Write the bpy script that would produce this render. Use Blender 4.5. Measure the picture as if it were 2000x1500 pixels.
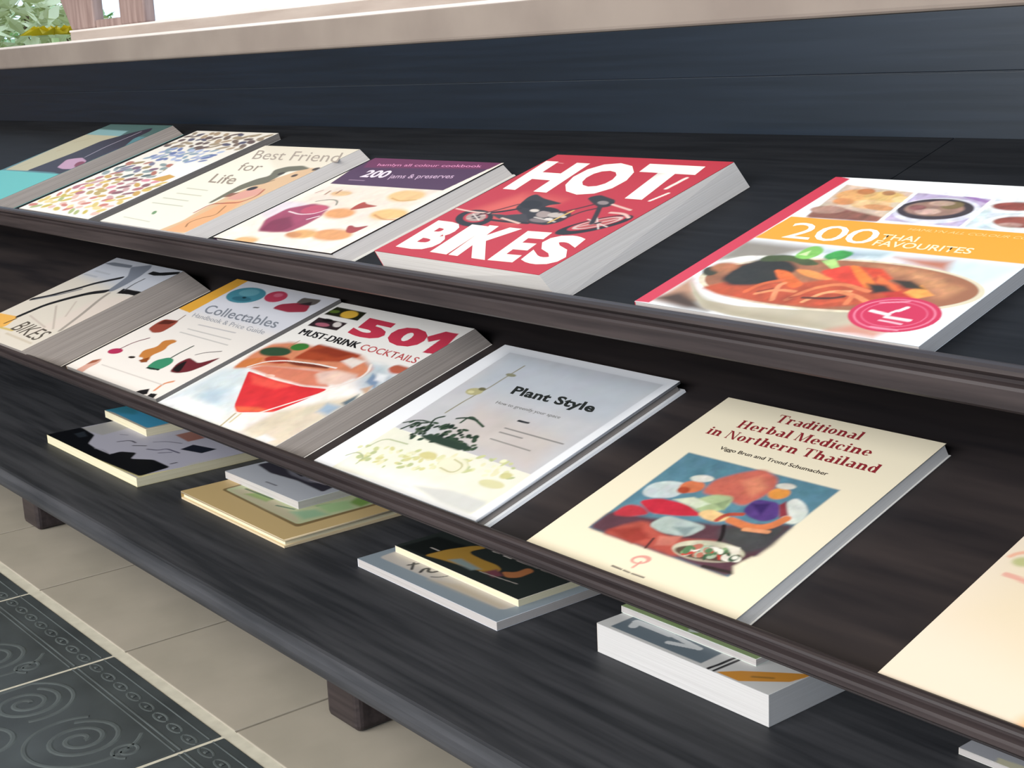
import bpy, math, random
import numpy as np
from mathutils import Matrix, Vector

for _o in list(bpy.data.objects):
    bpy.data.objects.remove(_o)
scene = bpy.context.scene
COL = scene.collection

# ------------------------------------------------------------------ camera
FLOOR = 0.558                       # camera height above the floor
cam_data = bpy.data.cameras.new('camera')
cam_data.sensor_width = 36.0
cam_data.lens = 36.0 * 2736.43 / 2000.0
cam_data.clip_start = 0.02
cam = bpy.data.objects.new('camera', cam_data)
COL.objects.link(cam)
_r = Vector((0.6233928, 0.7806003, -0.0452164))
_d = Vector((0.1506691, -0.1766674, -0.9726703))
_f = Vector((-0.7672550, 0.5995430, -0.2277455))
cam.matrix_world = Matrix(((_r.x, -_d.x, -_f.x, 0.0), (_r.y, -_d.y, -_f.y, 0.0), (_r.z, -_d.z, -_f.z, FLOOR), (0, 0, 0, 1)))
scene.camera = cam

# ------------------------------------------------------------------ light
world = bpy.data.worlds.new('sky')
scene.world = world
world.use_nodes = True
_bg = world.node_tree.nodes['Background']
_bg.inputs['Color'].default_value = (0.62, 0.78, 1.0, 1)
_bg.inputs['Strength'].default_value = 1.15

def area(name, loc, target, sx, sy, power, color):
    d = bpy.data.lights.new(name, 'AREA')
    d.shape = 'RECTANGLE'; d.size = sx; d.size_y = sy; d.energy = power; d.color = color
    o = bpy.data.objects.new(name, d); COL.objects.link(o)
    o.location = loc
    o.rotation_euler = (Vector(target) - Vector(loc)).to_track_quat('-Z', 'Y').to_euler()
    return o
area('terrace_opening_light', (-0.8, -2.8, 1.75), (-1.1, 0.7, 0.3), 4.4, 1.8, 135.0, (1.0, 0.95, 0.885))

vs = scene.view_settings
vs.view_transform = 'Standard'
vs.look = 'None'
vs.gamma = 1.0
vs.use_curve_mapping = False
vs.exposure = 0.62

# ------------------------------------------------------------------ helpers
def lin(h):
    c = [int(h[i:i + 2], 16) / 255 for i in (0, 2, 4)]
    return tuple(x / 12.92 if x <= .04045 else ((x + .055) / 1.055) ** 2.4 for x in c)

def mesh_obj(name, verts, faces, mat, parent=None, smooth=False):
    me = bpy.data.meshes.new(name)
    me.from_pydata([tuple(v) for v in verts], [], faces)
    me.update()
    if smooth:
        me.polygons.foreach_set('use_smooth', [True] * len(me.polygons))
    o = bpy.data.objects.new(name, me)
    COL.objects.link(o)
    if mat: me.materials.append(mat)
    if parent: o.parent = parent
    return o

def share(name, me, parent=None, loc=(0, 0, 0)):
    o = bpy.data.objects.new(name, me); COL.objects.link(o)
    o.location = loc
    if parent: o.parent = parent
    return o

def empty(name, loc=(0, 0, 0), rot=None):
    o = bpy.data.objects.new(name, None); COL.objects.link(o)
    o.empty_display_size = 0.05
    o.location = loc
    if rot: o.rotation_euler = rot
    return o

def tag(o, label=None, cat=None, group=None, kind=None):
    if label: o['label'] = label
    if cat: o['category'] = cat
    if group: o['group'] = group
    if kind: o['kind'] = kind
    return o

class MB:
    def __init__(s): s.v = []; s.f = []
    def box(s, a, b):
        x0, y0, z0 = a; x1, y1, z1 = b; n = len(s.v)
        s.v += [(x0, y0, z0), (x1, y0, z0), (x1, y1, z0), (x0, y1, z0), (x0, y0, z1), (x1, y0, z1), (x1, y1, z1), (x0, y1, z1)]
        s.f += [tuple(n + i for i in q) for q in ((3, 2, 1, 0), (4, 5, 6, 7), (0, 1, 5, 4), (1, 2, 6, 5), (2, 3, 7, 6), (3, 0, 4, 7))]
        return s
    def skew(s, bot, top):          # two quads, four corners each
        n = len(s.v); s.v += list(bot) + list(top)
        s.f += [tuple(n + i for i in q) for q in ((3, 2, 1, 0), (4, 5, 6, 7), (0, 1, 5, 4), (1, 2, 6, 5), (2, 3, 7, 6), (3, 0, 4, 7))]
        return s
    def prism_x(s, prof, x0, x1):   # (y, z) outline, anticlockwise seen from +x
        n = len(s.v); k = len(prof)
        s.v += [(x0, y, z) for y, z in prof] + [(x1, y, z) for y, z in prof]
        for i in range(k):
            j = (i + 1) % k
            s.f.append((n + i, n + j, n + k + j, n + k + i))
        s.f.append(tuple(n + i for i in reversed(range(k)))); s.f.append(tuple(n + k + i for i in range(k)))
        return s
    def prism_z(s, prof, z0, z1):
        n = len(s.v); k = len(prof)
        s.v += [(x, y, z0) for x, y in prof] + [(x, y, z1) for x, y in prof]
        for i in range(k):
            j = (i + 1) % k
            s.f.append((n + i, n + j, n + k + j, n + k + i))
        s.f.append(tuple(n + i for i in reversed(range(k)))); s.f.append(tuple(n + k + i for i in range(k)))
        return s
    def ribbon(s, pts, w, z0, z1):  # raised flat band along a polyline in the xy plane
        P = [Vector(p) for p in pts]; n = len(s.v); k = len(P)
        for i, p in enumerate(P):
            d = (P[min(i + 1, k - 1)] - P[max(i - 1, 0)]).normalized(); q = Vector((-d.y, d.x)) * w / 2
            s.v += [(p.x - q.x * 1.4, p.y - q.y * 1.4, z0), (p.x - q.x * .6, p.y - q.y * .6, z1), (p.x + q.x * .6, p.y + q.y * .6, z1), (p.x + q.x * 1.4, p.y + q.y * 1.4, z0)]
        for i in range(k - 1):
            a = n + 4 * i
            for j in range(3):
                s.f.append((a + j, a + 4 + j, a + 5 + j, a + 1 + j))
        return s
    def build(s, name, mat, parent=None, bevel=0, smooth=False):
        o = mesh_obj(name, s.v, s.f, mat, parent, smooth)
        if bevel:
            m = o.modifiers.new('bevel', 'BEVEL'); m.width = bevel; m.segments = 3; m.limit_method = 'ANGLE'
        return o

# ------------------------------------------------------------------ materials
def new_mat(name):
    m = bpy.data.materials.new(name); m.use_nodes = True
    return m, m.node_tree.nodes, m.node_tree.links, m.node_tree.nodes['Principled BSDF']

def noise_mat(name, c1, c2, scale=(1, 1, 1), nscale=5.0, rough=0.5, spec=0.5, bump=0.0, detail=6, lo=.35, hi=.65, rough2=None, coord='Object'):
    m, N, Lk, b = new_mat(name)
    tc = N.new('ShaderNodeTexCoord'); mp = N.new('ShaderNodeMapping'); mp.inputs['Scale'].default_value = scale
    nz = N.new('ShaderNodeTexNoise'); nz.inputs['Scale'].default_value = nscale; nz.inputs['Detail'].default_value = detail
    cr = N.new('ShaderNodeValToRGB')
    cr.color_ramp.elements[0].position = lo; cr.color_ramp.elements[1].position = hi
    cr.color_ramp.elements[0].color = (*lin(c1), 1); cr.color_ramp.elements[1].color = (*lin(c2), 1)
    Lk.new(tc.outputs[coord], mp.inputs[0]); Lk.new(mp.outputs[0], nz.inputs['Vector'])
    Lk.new(nz.outputs['Fac'], cr.inputs[0]); Lk.new(cr.outputs[0], b.inputs['Base Color'])
    b.inputs['Roughness'].default_value = rough; b.inputs['Specular IOR Level'].default_value = spec
    if rough2 is not None:
        mr = N.new('ShaderNodeMapRange'); mr.inputs['To Min'].default_value = rough; mr.inputs['To Max'].default_value = rough2
        Lk.new(nz.outputs['Fac'], mr.inputs['Value']); Lk.new(mr.outputs[0], b.inputs['Roughness'])
    if bump:
        bp = N.new('ShaderNodeBump'); bp.inputs['Strength'].default_value = bump; bp.inputs['Distance'].default_value = 0.002
        Lk.new(nz.outputs['Fac'], bp.inputs['Height']); Lk.new(bp.outputs[0], b.inputs['Normal'])
    return m

def plain(name, c, rough=.5, spec=.4):
    return noise_mat(name, c, c, nscale=40, rough=rough, spec=spec, bump=0.02)

M_WOOD = noise_mat('dark_stained_wood', '17191d', '212327', (1.2, 22, 22), 5.0, rough=.55, spec=.08, bump=.10, rough2=.6)
M_WOOD2 = noise_mat('brown_stained_wood', '201e21', '3b3433', (1.0, 9, 9), 4.0, rough=.5, spec=.22, bump=.10, rough2=.6, lo=.3, hi=.7)
M_PLANK = noise_mat('grey_stained_plank', '2e3034', '45464a', (1.0, 16, 16), 5.0, rough=.5, spec=.25, bump=.10, rough2=.6)
M_LIP = noise_mat('dark_moulding_wood', '2a2425', '3b3333', (1.2, 30, 30), 5.0, rough=.4, spec=.3, bump=.10, rough2=.48)
M_PANEL = noise_mat('blue_black_laminate', '0c1823', '0f1c29', (1, 30, 30), 5.0, rough=.27, spec=.55, bump=.03, rough2=.33)
M_JOINT = plain('board_joint', '2c333b', .6)
M_PLASTER = noise_mat('beige_plaster', '857a72', '90857c', (1, 1, 1), 9, rough=.7, spec=.2, bump=.1)
M_SILLWOOD = noise_mat('painted_sill', 'a3958b', 'b3a69c', (1, 8, 8), 6, rough=.6, spec=.3, bump=.05)
M_SKYLIT = noise_mat('skylit_edge_white', 'dcd2cc', 'e8e0da', (1, 8, 8), 6, rough=.5, spec=.3)  # white stands for sky glare on the upper edges
M_POST = noise_mat('brown_post_wood', '86706a', 'a58f88', (14, 14, 1.5), 5, rough=.55, spec=.3, bump=.1)
M_WALL = noise_mat('cream_wall', 'b8ad9f', 'c4b9ab', (1, 1, 1), 6, rough=.8, spec=.2)
M_ADDED_WALL = noise_mat('brown_added_wall', '5a4c42', '66574c', (1, 1, 1), 6, rough=.8, spec=.2)  # dark tone for the unseen walls added to shape light
M_ADDED_CEIL = noise_mat('added_ceiling_paint', 'c8c2b8', 'd0cac0', (1, 1, 1), 6, rough=.9, spec=.1)
M_BEIGE = noise_mat('beige_stone_tile', '979184', 'a79f92', (1, 1, 1), 9, rough=.55, spec=.35, bump=.08, lo=.3, hi=.7)
M_GROUT = noise_mat('pale_grout', 'b9b5a6', 'c6c2b2', (1, 1, 1), 60, rough=.9, spec=.1)
M_GROUT2 = noise_mat('grey_grout', '6f6a60', '7d776c', (1, 1, 1), 60, rough=.9, spec=.1)
M_SLATE = noise_mat('dark_carved_tile', '33393b', '434a4c', (1, 1, 1), 16, rough=.42, spec=.5, bump=.2, lo=.3, hi=.7)
M_RELIEF = noise_mat('worn_relief', '444b4c', '525a5b', (1, 1, 1), 20, rough=.5, spec=.5)
M_GRASS = noise_mat('garden_ground', '6f7f4c', '8f9a66', (1, 1, 1), 3, rough=.9, spec=.1)
M_LEAF = [noise_mat('leaf_' + n, a, b, nscale=3, rough=.6, spec=.3) for n, a, b in
          (('green', 'a6c48c', 'bcd6a0'), ('pale', 'd2d8a8', 'e2e4bc'), ('grey_blue', 'b4c2d2', 'c6d2de'))]
M_STEM = plain('shrub_stem', '6b5a48', .8, .2)
M_YELLOW = plain('yellow_petal', 'e0cc3a', .6, .2)

def page_mat(name, c1, c2):
    m, N, Lk, b = new_mat(name)
    tc = N.new('ShaderNodeTexCoord'); mp = N.new('ShaderNodeMapping'); mp.inputs['Scale'].default_value = (5, 5, 1600)
    nz = N.new('ShaderNodeTexNoise'); nz.inputs['Scale'].default_value = 1.0; nz.inputs['Detail'].default_value = 3
    cr = N.new('ShaderNodeValToRGB'); cr.color_ramp.elements[0].position = .3; cr.color_ramp.elements[1].position = .7
    cr.color_ramp.elements[0].color = (*lin(c1), 1); cr.color_ramp.elements[1].color = (*lin(c2), 1)
    Lk.new(tc.outputs['Object'], mp.inputs[0]); Lk.new(mp.outputs[0], nz.inputs['Vector'])
    Lk.new(nz.outputs['Fac'], cr.inputs[0]); Lk.new(cr.outputs[0], b.inputs['Base Color'])
    bp = N.new('ShaderNodeBump'); bp.inputs['Strength'].default_value = .15; bp.inputs['Distance'].default_value = .0005
    Lk.new(nz.outputs['Fac'], bp.inputs['Height']); Lk.new(bp.outputs[0], b.inputs['Normal'])
    b.inputs['Roughness'].default_value = .8; b.inputs['Specular IOR Level'].default_value = .15
    return m
M_PAGE = page_mat('white_pages', 'b4afac', 'c6c1be')
M_PAGE_WHITE = page_mat('bright_pages', 'c4c2c0', 'd4d2d0')
M_PAGE_PLUS = page_mat('fresh_pages', 'b4b0ac', 'c8c4c0')
M_PAGE_CREAM = page_mat('cream_pages', 'd8cfae', 'e8e0c2')
M_PAGE_GREY = page_mat('grey_pages', '7c7571', '968f8a')

def art_mat():
    m, N, Lk, b = new_mat('printed_cover')
    at = N.new('ShaderNodeVertexColor'); at.layer_name = 'print'
    Lk.new(at.outputs['Color'], b.inputs['Base Color'])
    b.inputs['Roughness'].default_value = .45; b.inputs['Specular IOR Level'].default_value = .18
    return m
M_ART = art_mat()
_inks = {}
def ink(h):
    if h not in _inks:
        m, N, Lk, b = new_mat('ink_' + h)
        nz = N.new('ShaderNodeTexNoise'); nz.inputs['Scale'].default_value = 60
        mx = N.new('ShaderNodeMix'); mx.data_type = 'RGBA'
        c = lin(h); mx.inputs['A'].default_value = (*c, 1); mx.inputs['B'].default_value = (*[min(1, x * 1.08) for x in c], 1)
        Lk.new(nz.outputs['Fac'], mx.inputs['Factor']); Lk.new(mx.outputs['Result'], b.inputs['Base Color'])
        b.inputs['Roughness'].default_value = .45; b.inputs['Specular IOR Level'].default_value = .18
        _inks[h] = m
    return _inks[h]
_edges = {}
def edge(h):
    if h not in _edges: _edges[h] = plain('cover_board_' + h, h, .45, .35)
    return _edges[h]

# ------------------------------------------------------------------ the setting
XL, XR = -4.2, 1.2                  # the rack and the sill run past both sides of the frame
fl = MB().box((-7.0, -3.2, -.06), (3.2, 1.16, -.0010)).build('floor', M_GROUT)
tag(fl, 'tiled floor, beige stone strip beside dark carved tiles', kind='structure')
MB().box((-7.0, .4875, -.0012), (3.2, 1.0, -.0007)).build('grout_bed', M_GROUT2, fl)
TILE = .2325
tb = MB().box((.0015, .0015, -.006), (TILE - .0015, TILE - .0015, 0))
beige_proto = None
X0 = -1.266 - 12 * TILE
for j in range(2):
    for i in range(18):
        if beige_proto is None:
            o = tb.build('beige_tile', M_BEIGE, fl, bevel=.0012); beige_proto = o
        else:
            o = beige_proto.copy(); COL.objects.link(o)
        o.location = (X0 + i * TILE - .001, .4855 + j * TILE, 0)

def spiral(cx, cy, r0, r1, turns, a0, ax=1.0, ay=1.0, n=56):
    return [(cx + ax * (r0 + (r1 - r0) * k / n) * math.cos(a0 + turns * 6.2832 * k / n), cy + ay * (r0 + (r1 - r0) * k / n) * math.sin(a0 + turns * 6.2832 * k / n)) for k in range(n + 1)]
dark_body = MB().box((.0024, .0024, -.006), (TILE - .0024, TILE - .0024, 0))
rel = MB()
T1 = TILE
for pts, w in ((spiral(.150, T1 - .096, .004, .036, 2.4, .4), .0042), (spiral(.150, T1 - .096, .044, .052, .75, 2.6), .0036),
               (spiral(.046, T1 - .106, .004, .032, 2.2, 1.2), .0042), (spiral(.046, T1 - .106, .040, .046, .7, -.3), .0036),
               (spiral(.198, T1 - .074, .003, .014, 1.6, 2.0), .0030), (spiral(.098, T1 - .165, .004, .034, 2.0, 4.0), .0042),
               (spiral(.185, T1 - .180, .003, .026, 2.0, .8), .0040), (spiral(.035, T1 - .190, .003, .022, 2.0, 5.0), .0036)):
    rel.ribbon([p for p in pts if .006 < p[0] < T1 - .006 and .006 < p[1] < T1 - .046], w, 0, .0005)
for yy, w in ((T1 - .040, .0018), (T1 - .045, .0016), (T1 - .013, .0014)):
    rel.ribbon([(.003, yy), (T1 - .003, yy)], w, 0, .0004)
for k in range(8):                  # chain of little rings and beads along the border
    cx = .016 + k * .0287
    rel.ribbon(spiral(cx, T1 - .026, .0075, .0075, 1.0, 0, 1.5, .6, 12), .0020, 0, .0003)
    cxb = cx
    rel.ribbon([(cxb - .002, T1 - .026), (cxb, T1 - .026), (cxb + .002, T1 - .026)], .0035, 0, .0006)
dark_proto = None
for j in range(7):
    for i in range(18):
        loc = (X0 + i * TILE, .477 - (j + 1) * TILE, 0)
        if dark_proto is None:
            dark_proto = dark_body.build('carved_tile', M_SLATE, fl, bevel=.0012); o = dark_proto
            rp = rel.build('relief', M_RELIEF, o)
        else:
            o = dark_proto.copy(); COL.objects.link(o)
            c = rp.copy(); COL.objects.link(c); c.parent = o
        o.location = loc

# wall under and around the window; unseen ceiling, side wall and parapet added to shape light
WY = 1.005
tag(MB().box((-7.0, WY, 0), (3.2, WY + .2, FLOOR + .018)).build('wall_back', M_WALL), 'cream wall under the window', kind='structure')
tag(MB().box((-7.0, WY + .03, 1.45), (3.2, WY + .2, 2.75)).build('unseen_wall_above_window', M_WALL), 'unseen cream wall above the window, brought low to cut backlight', kind='structure')  # lower edge brought down to cut light from behind
tag(MB().box((-4.6, -3.2, 2.75), (3.35, WY + .6, 2.87)).build('added_ceiling', M_ADDED_CEIL), 'unseen pale ceiling added to shade the room from above', kind='structure')  # unseen, added so light comes mainly from the front
tag(MB().box((-4.6, -3.2, 0), (-4.45, WY, 2.75)).build('added_wall_left', M_ADDED_WALL), 'unseen brown wall added at the left to darken the panel', kind='structure')  # unseen, added to keep light and bright reflections off the left panel
tag(MB().box((-4.45, -3.3, 0), (3.2, -3.2, .55)).build('added_parapet', M_ADDED_WALL), 'unseen low brown parapet added to darken the panel reflection', kind='structure')  # unseen, added so the lower panel reflects something dark
w1 = tag(empty('window_1', (0, WY, FLOOR)), 'long beige window sill with a brown post above the rack', kind='structure')
# sill: plaster beam in front, inner rail behind it, brown double post
MB().box((-6.9, -.020, .0193), (3.0, .055, .0608)).build('sill', M_PLASTER, w1, bevel=.005)
MB().box((-2.673, .055, .020), (3.0, .14, .0844)).build('inner_rail', M_SILLWOOD, w1, bevel=.005)
MB().box((-6.9, -.0206, .0568), (3.0, .054, .0614)).build('sill_lit_edge', M_SKYLIT, w1, bevel=.0015)  # added strip, paints the sill's top edge overexposed by sky
MB().box((-2.6735, .0545, .0808), (3.0, .141, .0850)).build('rail_lit_edge', M_SKYLIT, w1, bevel=.0015)  # same painted sky glare along the rail's top edge
def post(prof, name='post'):        # (x, z) outline seen from the room
    m = MB(); k = len(prof)
    m.v = [(x, .056, z) for x, z in prof] + [(x, .078, z) for x, z in prof]
    m.f = [(i, (i + 1) % k, k + (i + 1) % k, k + i) for i in range(k)] + [tuple(reversed(range(k))), tuple(range(k, 2 * k))]
    return m.build(name, M_POST, w1, bevel=.004)
post([(-2.664, .0846), (-2.556, .0846), (-2.556, .92), (-2.80, .92), (-2.76, .30), (-2.707, .143)])
post([(-2.437, .0846), (-2.336, .0846), (-2.336, .92), (-2.437, .92)])
MB().box((-2.555, .060, .0846), (-2.438, .078, .099)).build('cross_rail', M_POST, w1, bevel=.002)
MB().box((-2.555, .060, .8), (-2.438, .078, .9)).build('cross_rail', M_POST, w1, bevel=.002)

# garden outside
tag(MB().box((-30, WY + .2, -.3), (12, 30, -.05)).build('garden_ground', M_GRASS), 'garden ground outside the window', kind='structure')
def shrub(name, label, loc, rx, rz, n, leaf, seed, mat):
    rnd = random.Random(seed)
    root = empty(name, loc); tag(root, label, 'shrub', 'garden plants outside the window')
    m = MB()
    for k in range(n):
        while True:
            p = Vector((rnd.uniform(-1, 1), rnd.uniform(-1, 1), rnd.uniform(-1, 1)))
            if .55 < p.length < 1.0: break
        c = Vector((p.x * rx, p.y * rx, rz + p.z * rz))
        a = Vector((rnd.uniform(-1, 1), rnd.uniform(-1, 1), rnd.uniform(-.6, .6))).normalized()
        b = a.cross(Vector((rnd.uniform(-1, 1), rnd.uniform(-1, 1), 1))).normalized()
        L_ = leaf * rnd.uniform(.7, 1.3); q = len(m.v)
        m.v += [c - a * L_, c + b * L_ * .4 + Vector((0, 0, leaf * .1)), c + a * L_, c - b * L_ * .4 + Vector((0, 0, leaf * .1))]
        m.f += [(q, q + 1, q + 2), (q, q + 2, q + 3)]
    tag(m.build('foliage', mat, root), kind='stuff')
    st = MB()
    for k in range(5):
        a = k * 1.26; st.skew([(-.02 + .05 * math.cos(a), -.02 + .05 * math.sin(a), 0), (.02 + .05 * math.cos(a), -.02 + .05 * math.sin(a), 0), (.02 + .05 * math.cos(a), .02 + .05 * math.sin(a), 0), (-.02 + .05 * math.cos(a), .02 + .05 * math.sin(a), 0)],
                [(rx * .6 * math.cos(a) + dx, rx * .6 * math.sin(a) + dy, rz * 1.5) for dx, dy in ((-.008, -.008), (.008, -.008), (.008, .008), (-.008, .008))])
    st.build('stems', M_STEM, root)
    return root
shrub('garden_shrub', 'pale green leafy shrub outside, its top in the upper left corner', (-7.0, 2.45, -.05), .55, .60, 1900, .06, 3, M_LEAF[1])
shrub('garden_shrub', 'mid green shrub outside beside the window post', (-8.1, 3.15, -.05), .5, .52, 1500, .06, 4, M_LEAF[0])
shrub('garden_shrub', 'low grey blue shrub outside behind the window sill', (-6.05, 1.85, -.05), .34, .36, 900, .05, 5, M_LEAF[2])
fr = empty('yellow_flower', (-4.15, 1.6, -.05)); tag(fr, 'yellow flower on a stalk outside beside the foot of the post', 'flower')
MB().box((-.008, -.008, 0), (.008, .008, .72)).build('stalk', M_LEAF[0], fr)
for k in range(9):
    a = k * .698
    ca, sa = math.cos(a), math.sin(a)
    mesh_obj('petal', [(0, 0, .73), (.05 * ca - .03 * sa, .05 * sa + .03 * ca, .755), (.10 * ca, .10 * sa, .73), (.05 * ca + .03 * sa, .05 * sa - .03 * ca, .755), (.05 * ca, .05 * sa, .73)],
             [(0, 3, 2, 1), (0, 1, 4), (1, 2, 4), (2, 3, 4), (3, 0, 4)], M_YELLOW, fr)

# ------------------------------------------------------------------ the rack
SLOPE = 0.3029580
CS, SN = math.cos(SLOPE), math.sin(SLOPE)
K = {'U': .37, 'M': .49}
def on_shelf(sh, x, u, h=0.0):
    k = K[sh]
    return Vector((x, u * CS + (k - h) * SN, u * SN - (k - h) * CS + FLOOR))
rack = tag(empty('display_rack', (-1.3, .77, 0)), 'dark stained wooden book rack with two sloping shelves and a low plank', 'rack')
def rpart(mb, name, mat, bevel=0):
    mb.v = [(x + 1.3, y - .77, z) for x, y, z in mb.v]
    return mb.build(name, mat, rack, bevel)
YB = .985                           # front of the back panel
# back panel of two boards with a thin joint line
ZJ = FLOOR - .0283
rpart(MB().box((XL, YB, .07), (XR, YB + .018, ZJ - .0004)), 'back_board', M_PANEL, .0006)
rpart(MB().box((XL, YB, ZJ + .0004), (XR, YB + .018, FLOOR + .0193)), 'back_board', M_PANEL, .0006)
rpart(MB().box((XL, YB + .0012, ZJ - .0006), (XR, YB + .01, ZJ + .0006)), 'joint_strip', M_JOINT)
def shelf_board(sh, x0, x1, u0, th):
    a = on_shelf(sh, 0, u0); ue = (YB - K[sh] * SN) / CS
    e = on_shelf(sh, 0, ue); e2z = e.z - th
    prof = [(a.y, a.z), (a.y, a.z - .0012), (a.y + .02, a.z + .02 * SN / CS - th), (YB, e2z), (YB, e.z)]
    prof.reverse()
    return MB().prism_x([(y, z) for y, z in prof][::-1], x0, x1)
rpart(shelf_board('U', XL, -.6706, .572, .014), 'shelf_board', M_WOOD, .0005)
rpart(shelf_board('U', -.6696, XR, .572, .014), 'shelf_board', M_WOOD, .0005)
rpart(shelf_board('M', XL, XR, .4347, .009), 'shelf_board', M_WOOD2, .0005)
# front mouldings: a rounded bead above a flat fascia, with a groove between
def lip(y0, y1, ztop, zbot, bead):
    r = bead / 2; prof = []
    for k in range(7):              # bead, from its back over the top to the front
        a = math.pi / 2 * (1 - k / 3.0)
        prof.append((y0 + (y1 - y0) * .45 - (y1 - y0) * .45 * math.sin(math.pi / 2 * (k - 3) / 3.0), ztop - r + r * math.cos(math.pi / 2 * (k - 3) / 3.0)))
    g = ztop - bead
    prof += [(y0 + .0035, g + .0012), (y0 + .0035, g - .0008), (y0 + .0005, g - .0022), (y0, g - .004), (y0, zbot + .0015), (y0 + .0015, zbot), (y1, zbot), (y1, ztop - r)]
    return MB().prism_x(prof, XL, XR)
rpart(lip(.638, .656, FLOOR - .1690, FLOOR - .1930, .008), 'front_moulding', M_LIP)
rpart(lip(.553, .561, FLOOR - .3200, FLOOR - .3338, .0055), 'front_moulding', M_LIP)
# bottom plank with a bullnose front
PZ = FLOOR - .49
prof = []
for k in range(9):
    a = math.pi / 2 + math.pi * k / 8
    prof.append((.556 + .013 * math.cos(a) * .6, PZ - .013 + .013 * math.sin(a)))
prof += [(YB, PZ - .026), (YB, PZ)]
rpart(MB().prism_x(prof, XL, XR), 'bottom_plank', M_PLANK)
for x in (-3.26, -2.508, -1.757, -1.006, -.255, .496):
    rpart(MB().box((x, .562, 0), (x + .052, .94, PZ - .0255)), 'foot', M_LIP, .006)
for x in (XL + .01, XR - .03):      # uprights at the ends carry the shelves
    rpart(MB().box((x, .70, PZ), (x + .02, YB, FLOOR - .145)), 'upright', M_WOOD, .001)

# ------------------------------------------------------------------ books
POSE = {  # shelf, x of left edge, width, start up the slope, height, thickness, turn, block rake
 'U1': ('U', -2.2338, 0.2313, 0.5780, 0.2935, 0.0145, -0.0007, 0.0246, 0.0002, 0.0005),
 'U2': ('U', -1.9165, 0.2418, 0.5801, 0.2864, 0.0090, -0.0033, -0.0006, 0.0000, 0.0003),
 'U3': ('U', -1.6236, 0.2240, 0.5749, 0.2412, 0.0124, 0.0024, 0.0143, 0.0001, 0.0007),
 'U4': ('U', -1.3317, 0.2286, 0.5770, 0.2172, 0.0131, 0.0130, 0.0127, 0.0001, 0.0012),
 'U5': ('U', -1.0225, 0.2245, 0.5772, 0.2212, 0.0229, -0.0049, 0.0109, 0.0008, 0.0179),
 'U6': ('U', -0.7013, 0.2347, 0.5783, 0.2249, 0.0110, -0.0085, -0.0013, 0.0000, -0.0010),
 'M1': ('M', -1.8689, 0.2103, 0.4347, 0.2279, 0.0220, -0.0014, 0.0576, 0.0005, 0.0016),
 'M2': ('M', -1.5737, 0.2425, 0.4511, 0.2396, 0.0067, 0.0008, -0.0013, -0.0000, 0.0004),
 'M3': ('M', -1.2985, 0.2390, 0.4405, 0.2341, 0.0142, 0.0013, 0.0206, 0.0001, 0.0010),
 'M4': ('M', -1.0051, 0.2266, 0.4459, 0.2203, 0.0093, -0.0007, 0.0040, 0.0000, 0.0003),
 'M5': ('M', -0.7193, 0.1938, 0.4435, 0.2153, 0.0091, 0.0007, 0.0021, 0.0000, 0.0014),
 'M6': ('M', -0.4194, 0.2000, 0.4384, 0.2100, 0.0150, -0.0032, 0.0000, 0.0000, 0.0000),
 'P1': ('B', -1.8680, 0.2950, 0.6440, 0.2400, 0.0120, 0.0000, 0.0680, 0.0, 0.0),
 'P1b': ('B', -1.8960, 0.1500, 0.7390, 0.1600, 0.0105, -0.0300, 0.0800, 0.0, 0.0),
 'P2': ('B', -1.4890, 0.2430, 0.6620, 0.2400, 0.0095, 0.0000, 0.0680, 0.0, 0.0),
 'P2b': ('B', -1.4970, 0.1720, 0.7250, 0.1700, 0.0090, 0.0060, 0.0775, 0.0, 0.0),
 'P3': ('B', -1.1440, 0.2260, 0.6880, 0.2400, 0.0085, 0.0000, 0.0680, 0.0, 0.0),
 'P3b': ('B', -1.1310, 0.2010, 0.7245, 0.1800, 0.0070, -0.0120, 0.0765, 0.0, 0.0),
 'P4': ('B', -0.8240, 0.1880, 0.7220, 0.2000, 0.0260, 0.0000, 0.0680, 0.0, 0.0),
 'P4b': ('B', -0.8260, 0.1510, 0.7520, 0.1500, 0.0060, 0.0000, 0.0940, 0.0, 0.0),
 'P5': ('B', -0.5190, 0.1590, 0.7870, 0.1500, 0.0050, 0.0000, 0.0680, 0.0, 0.0),
}

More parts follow.
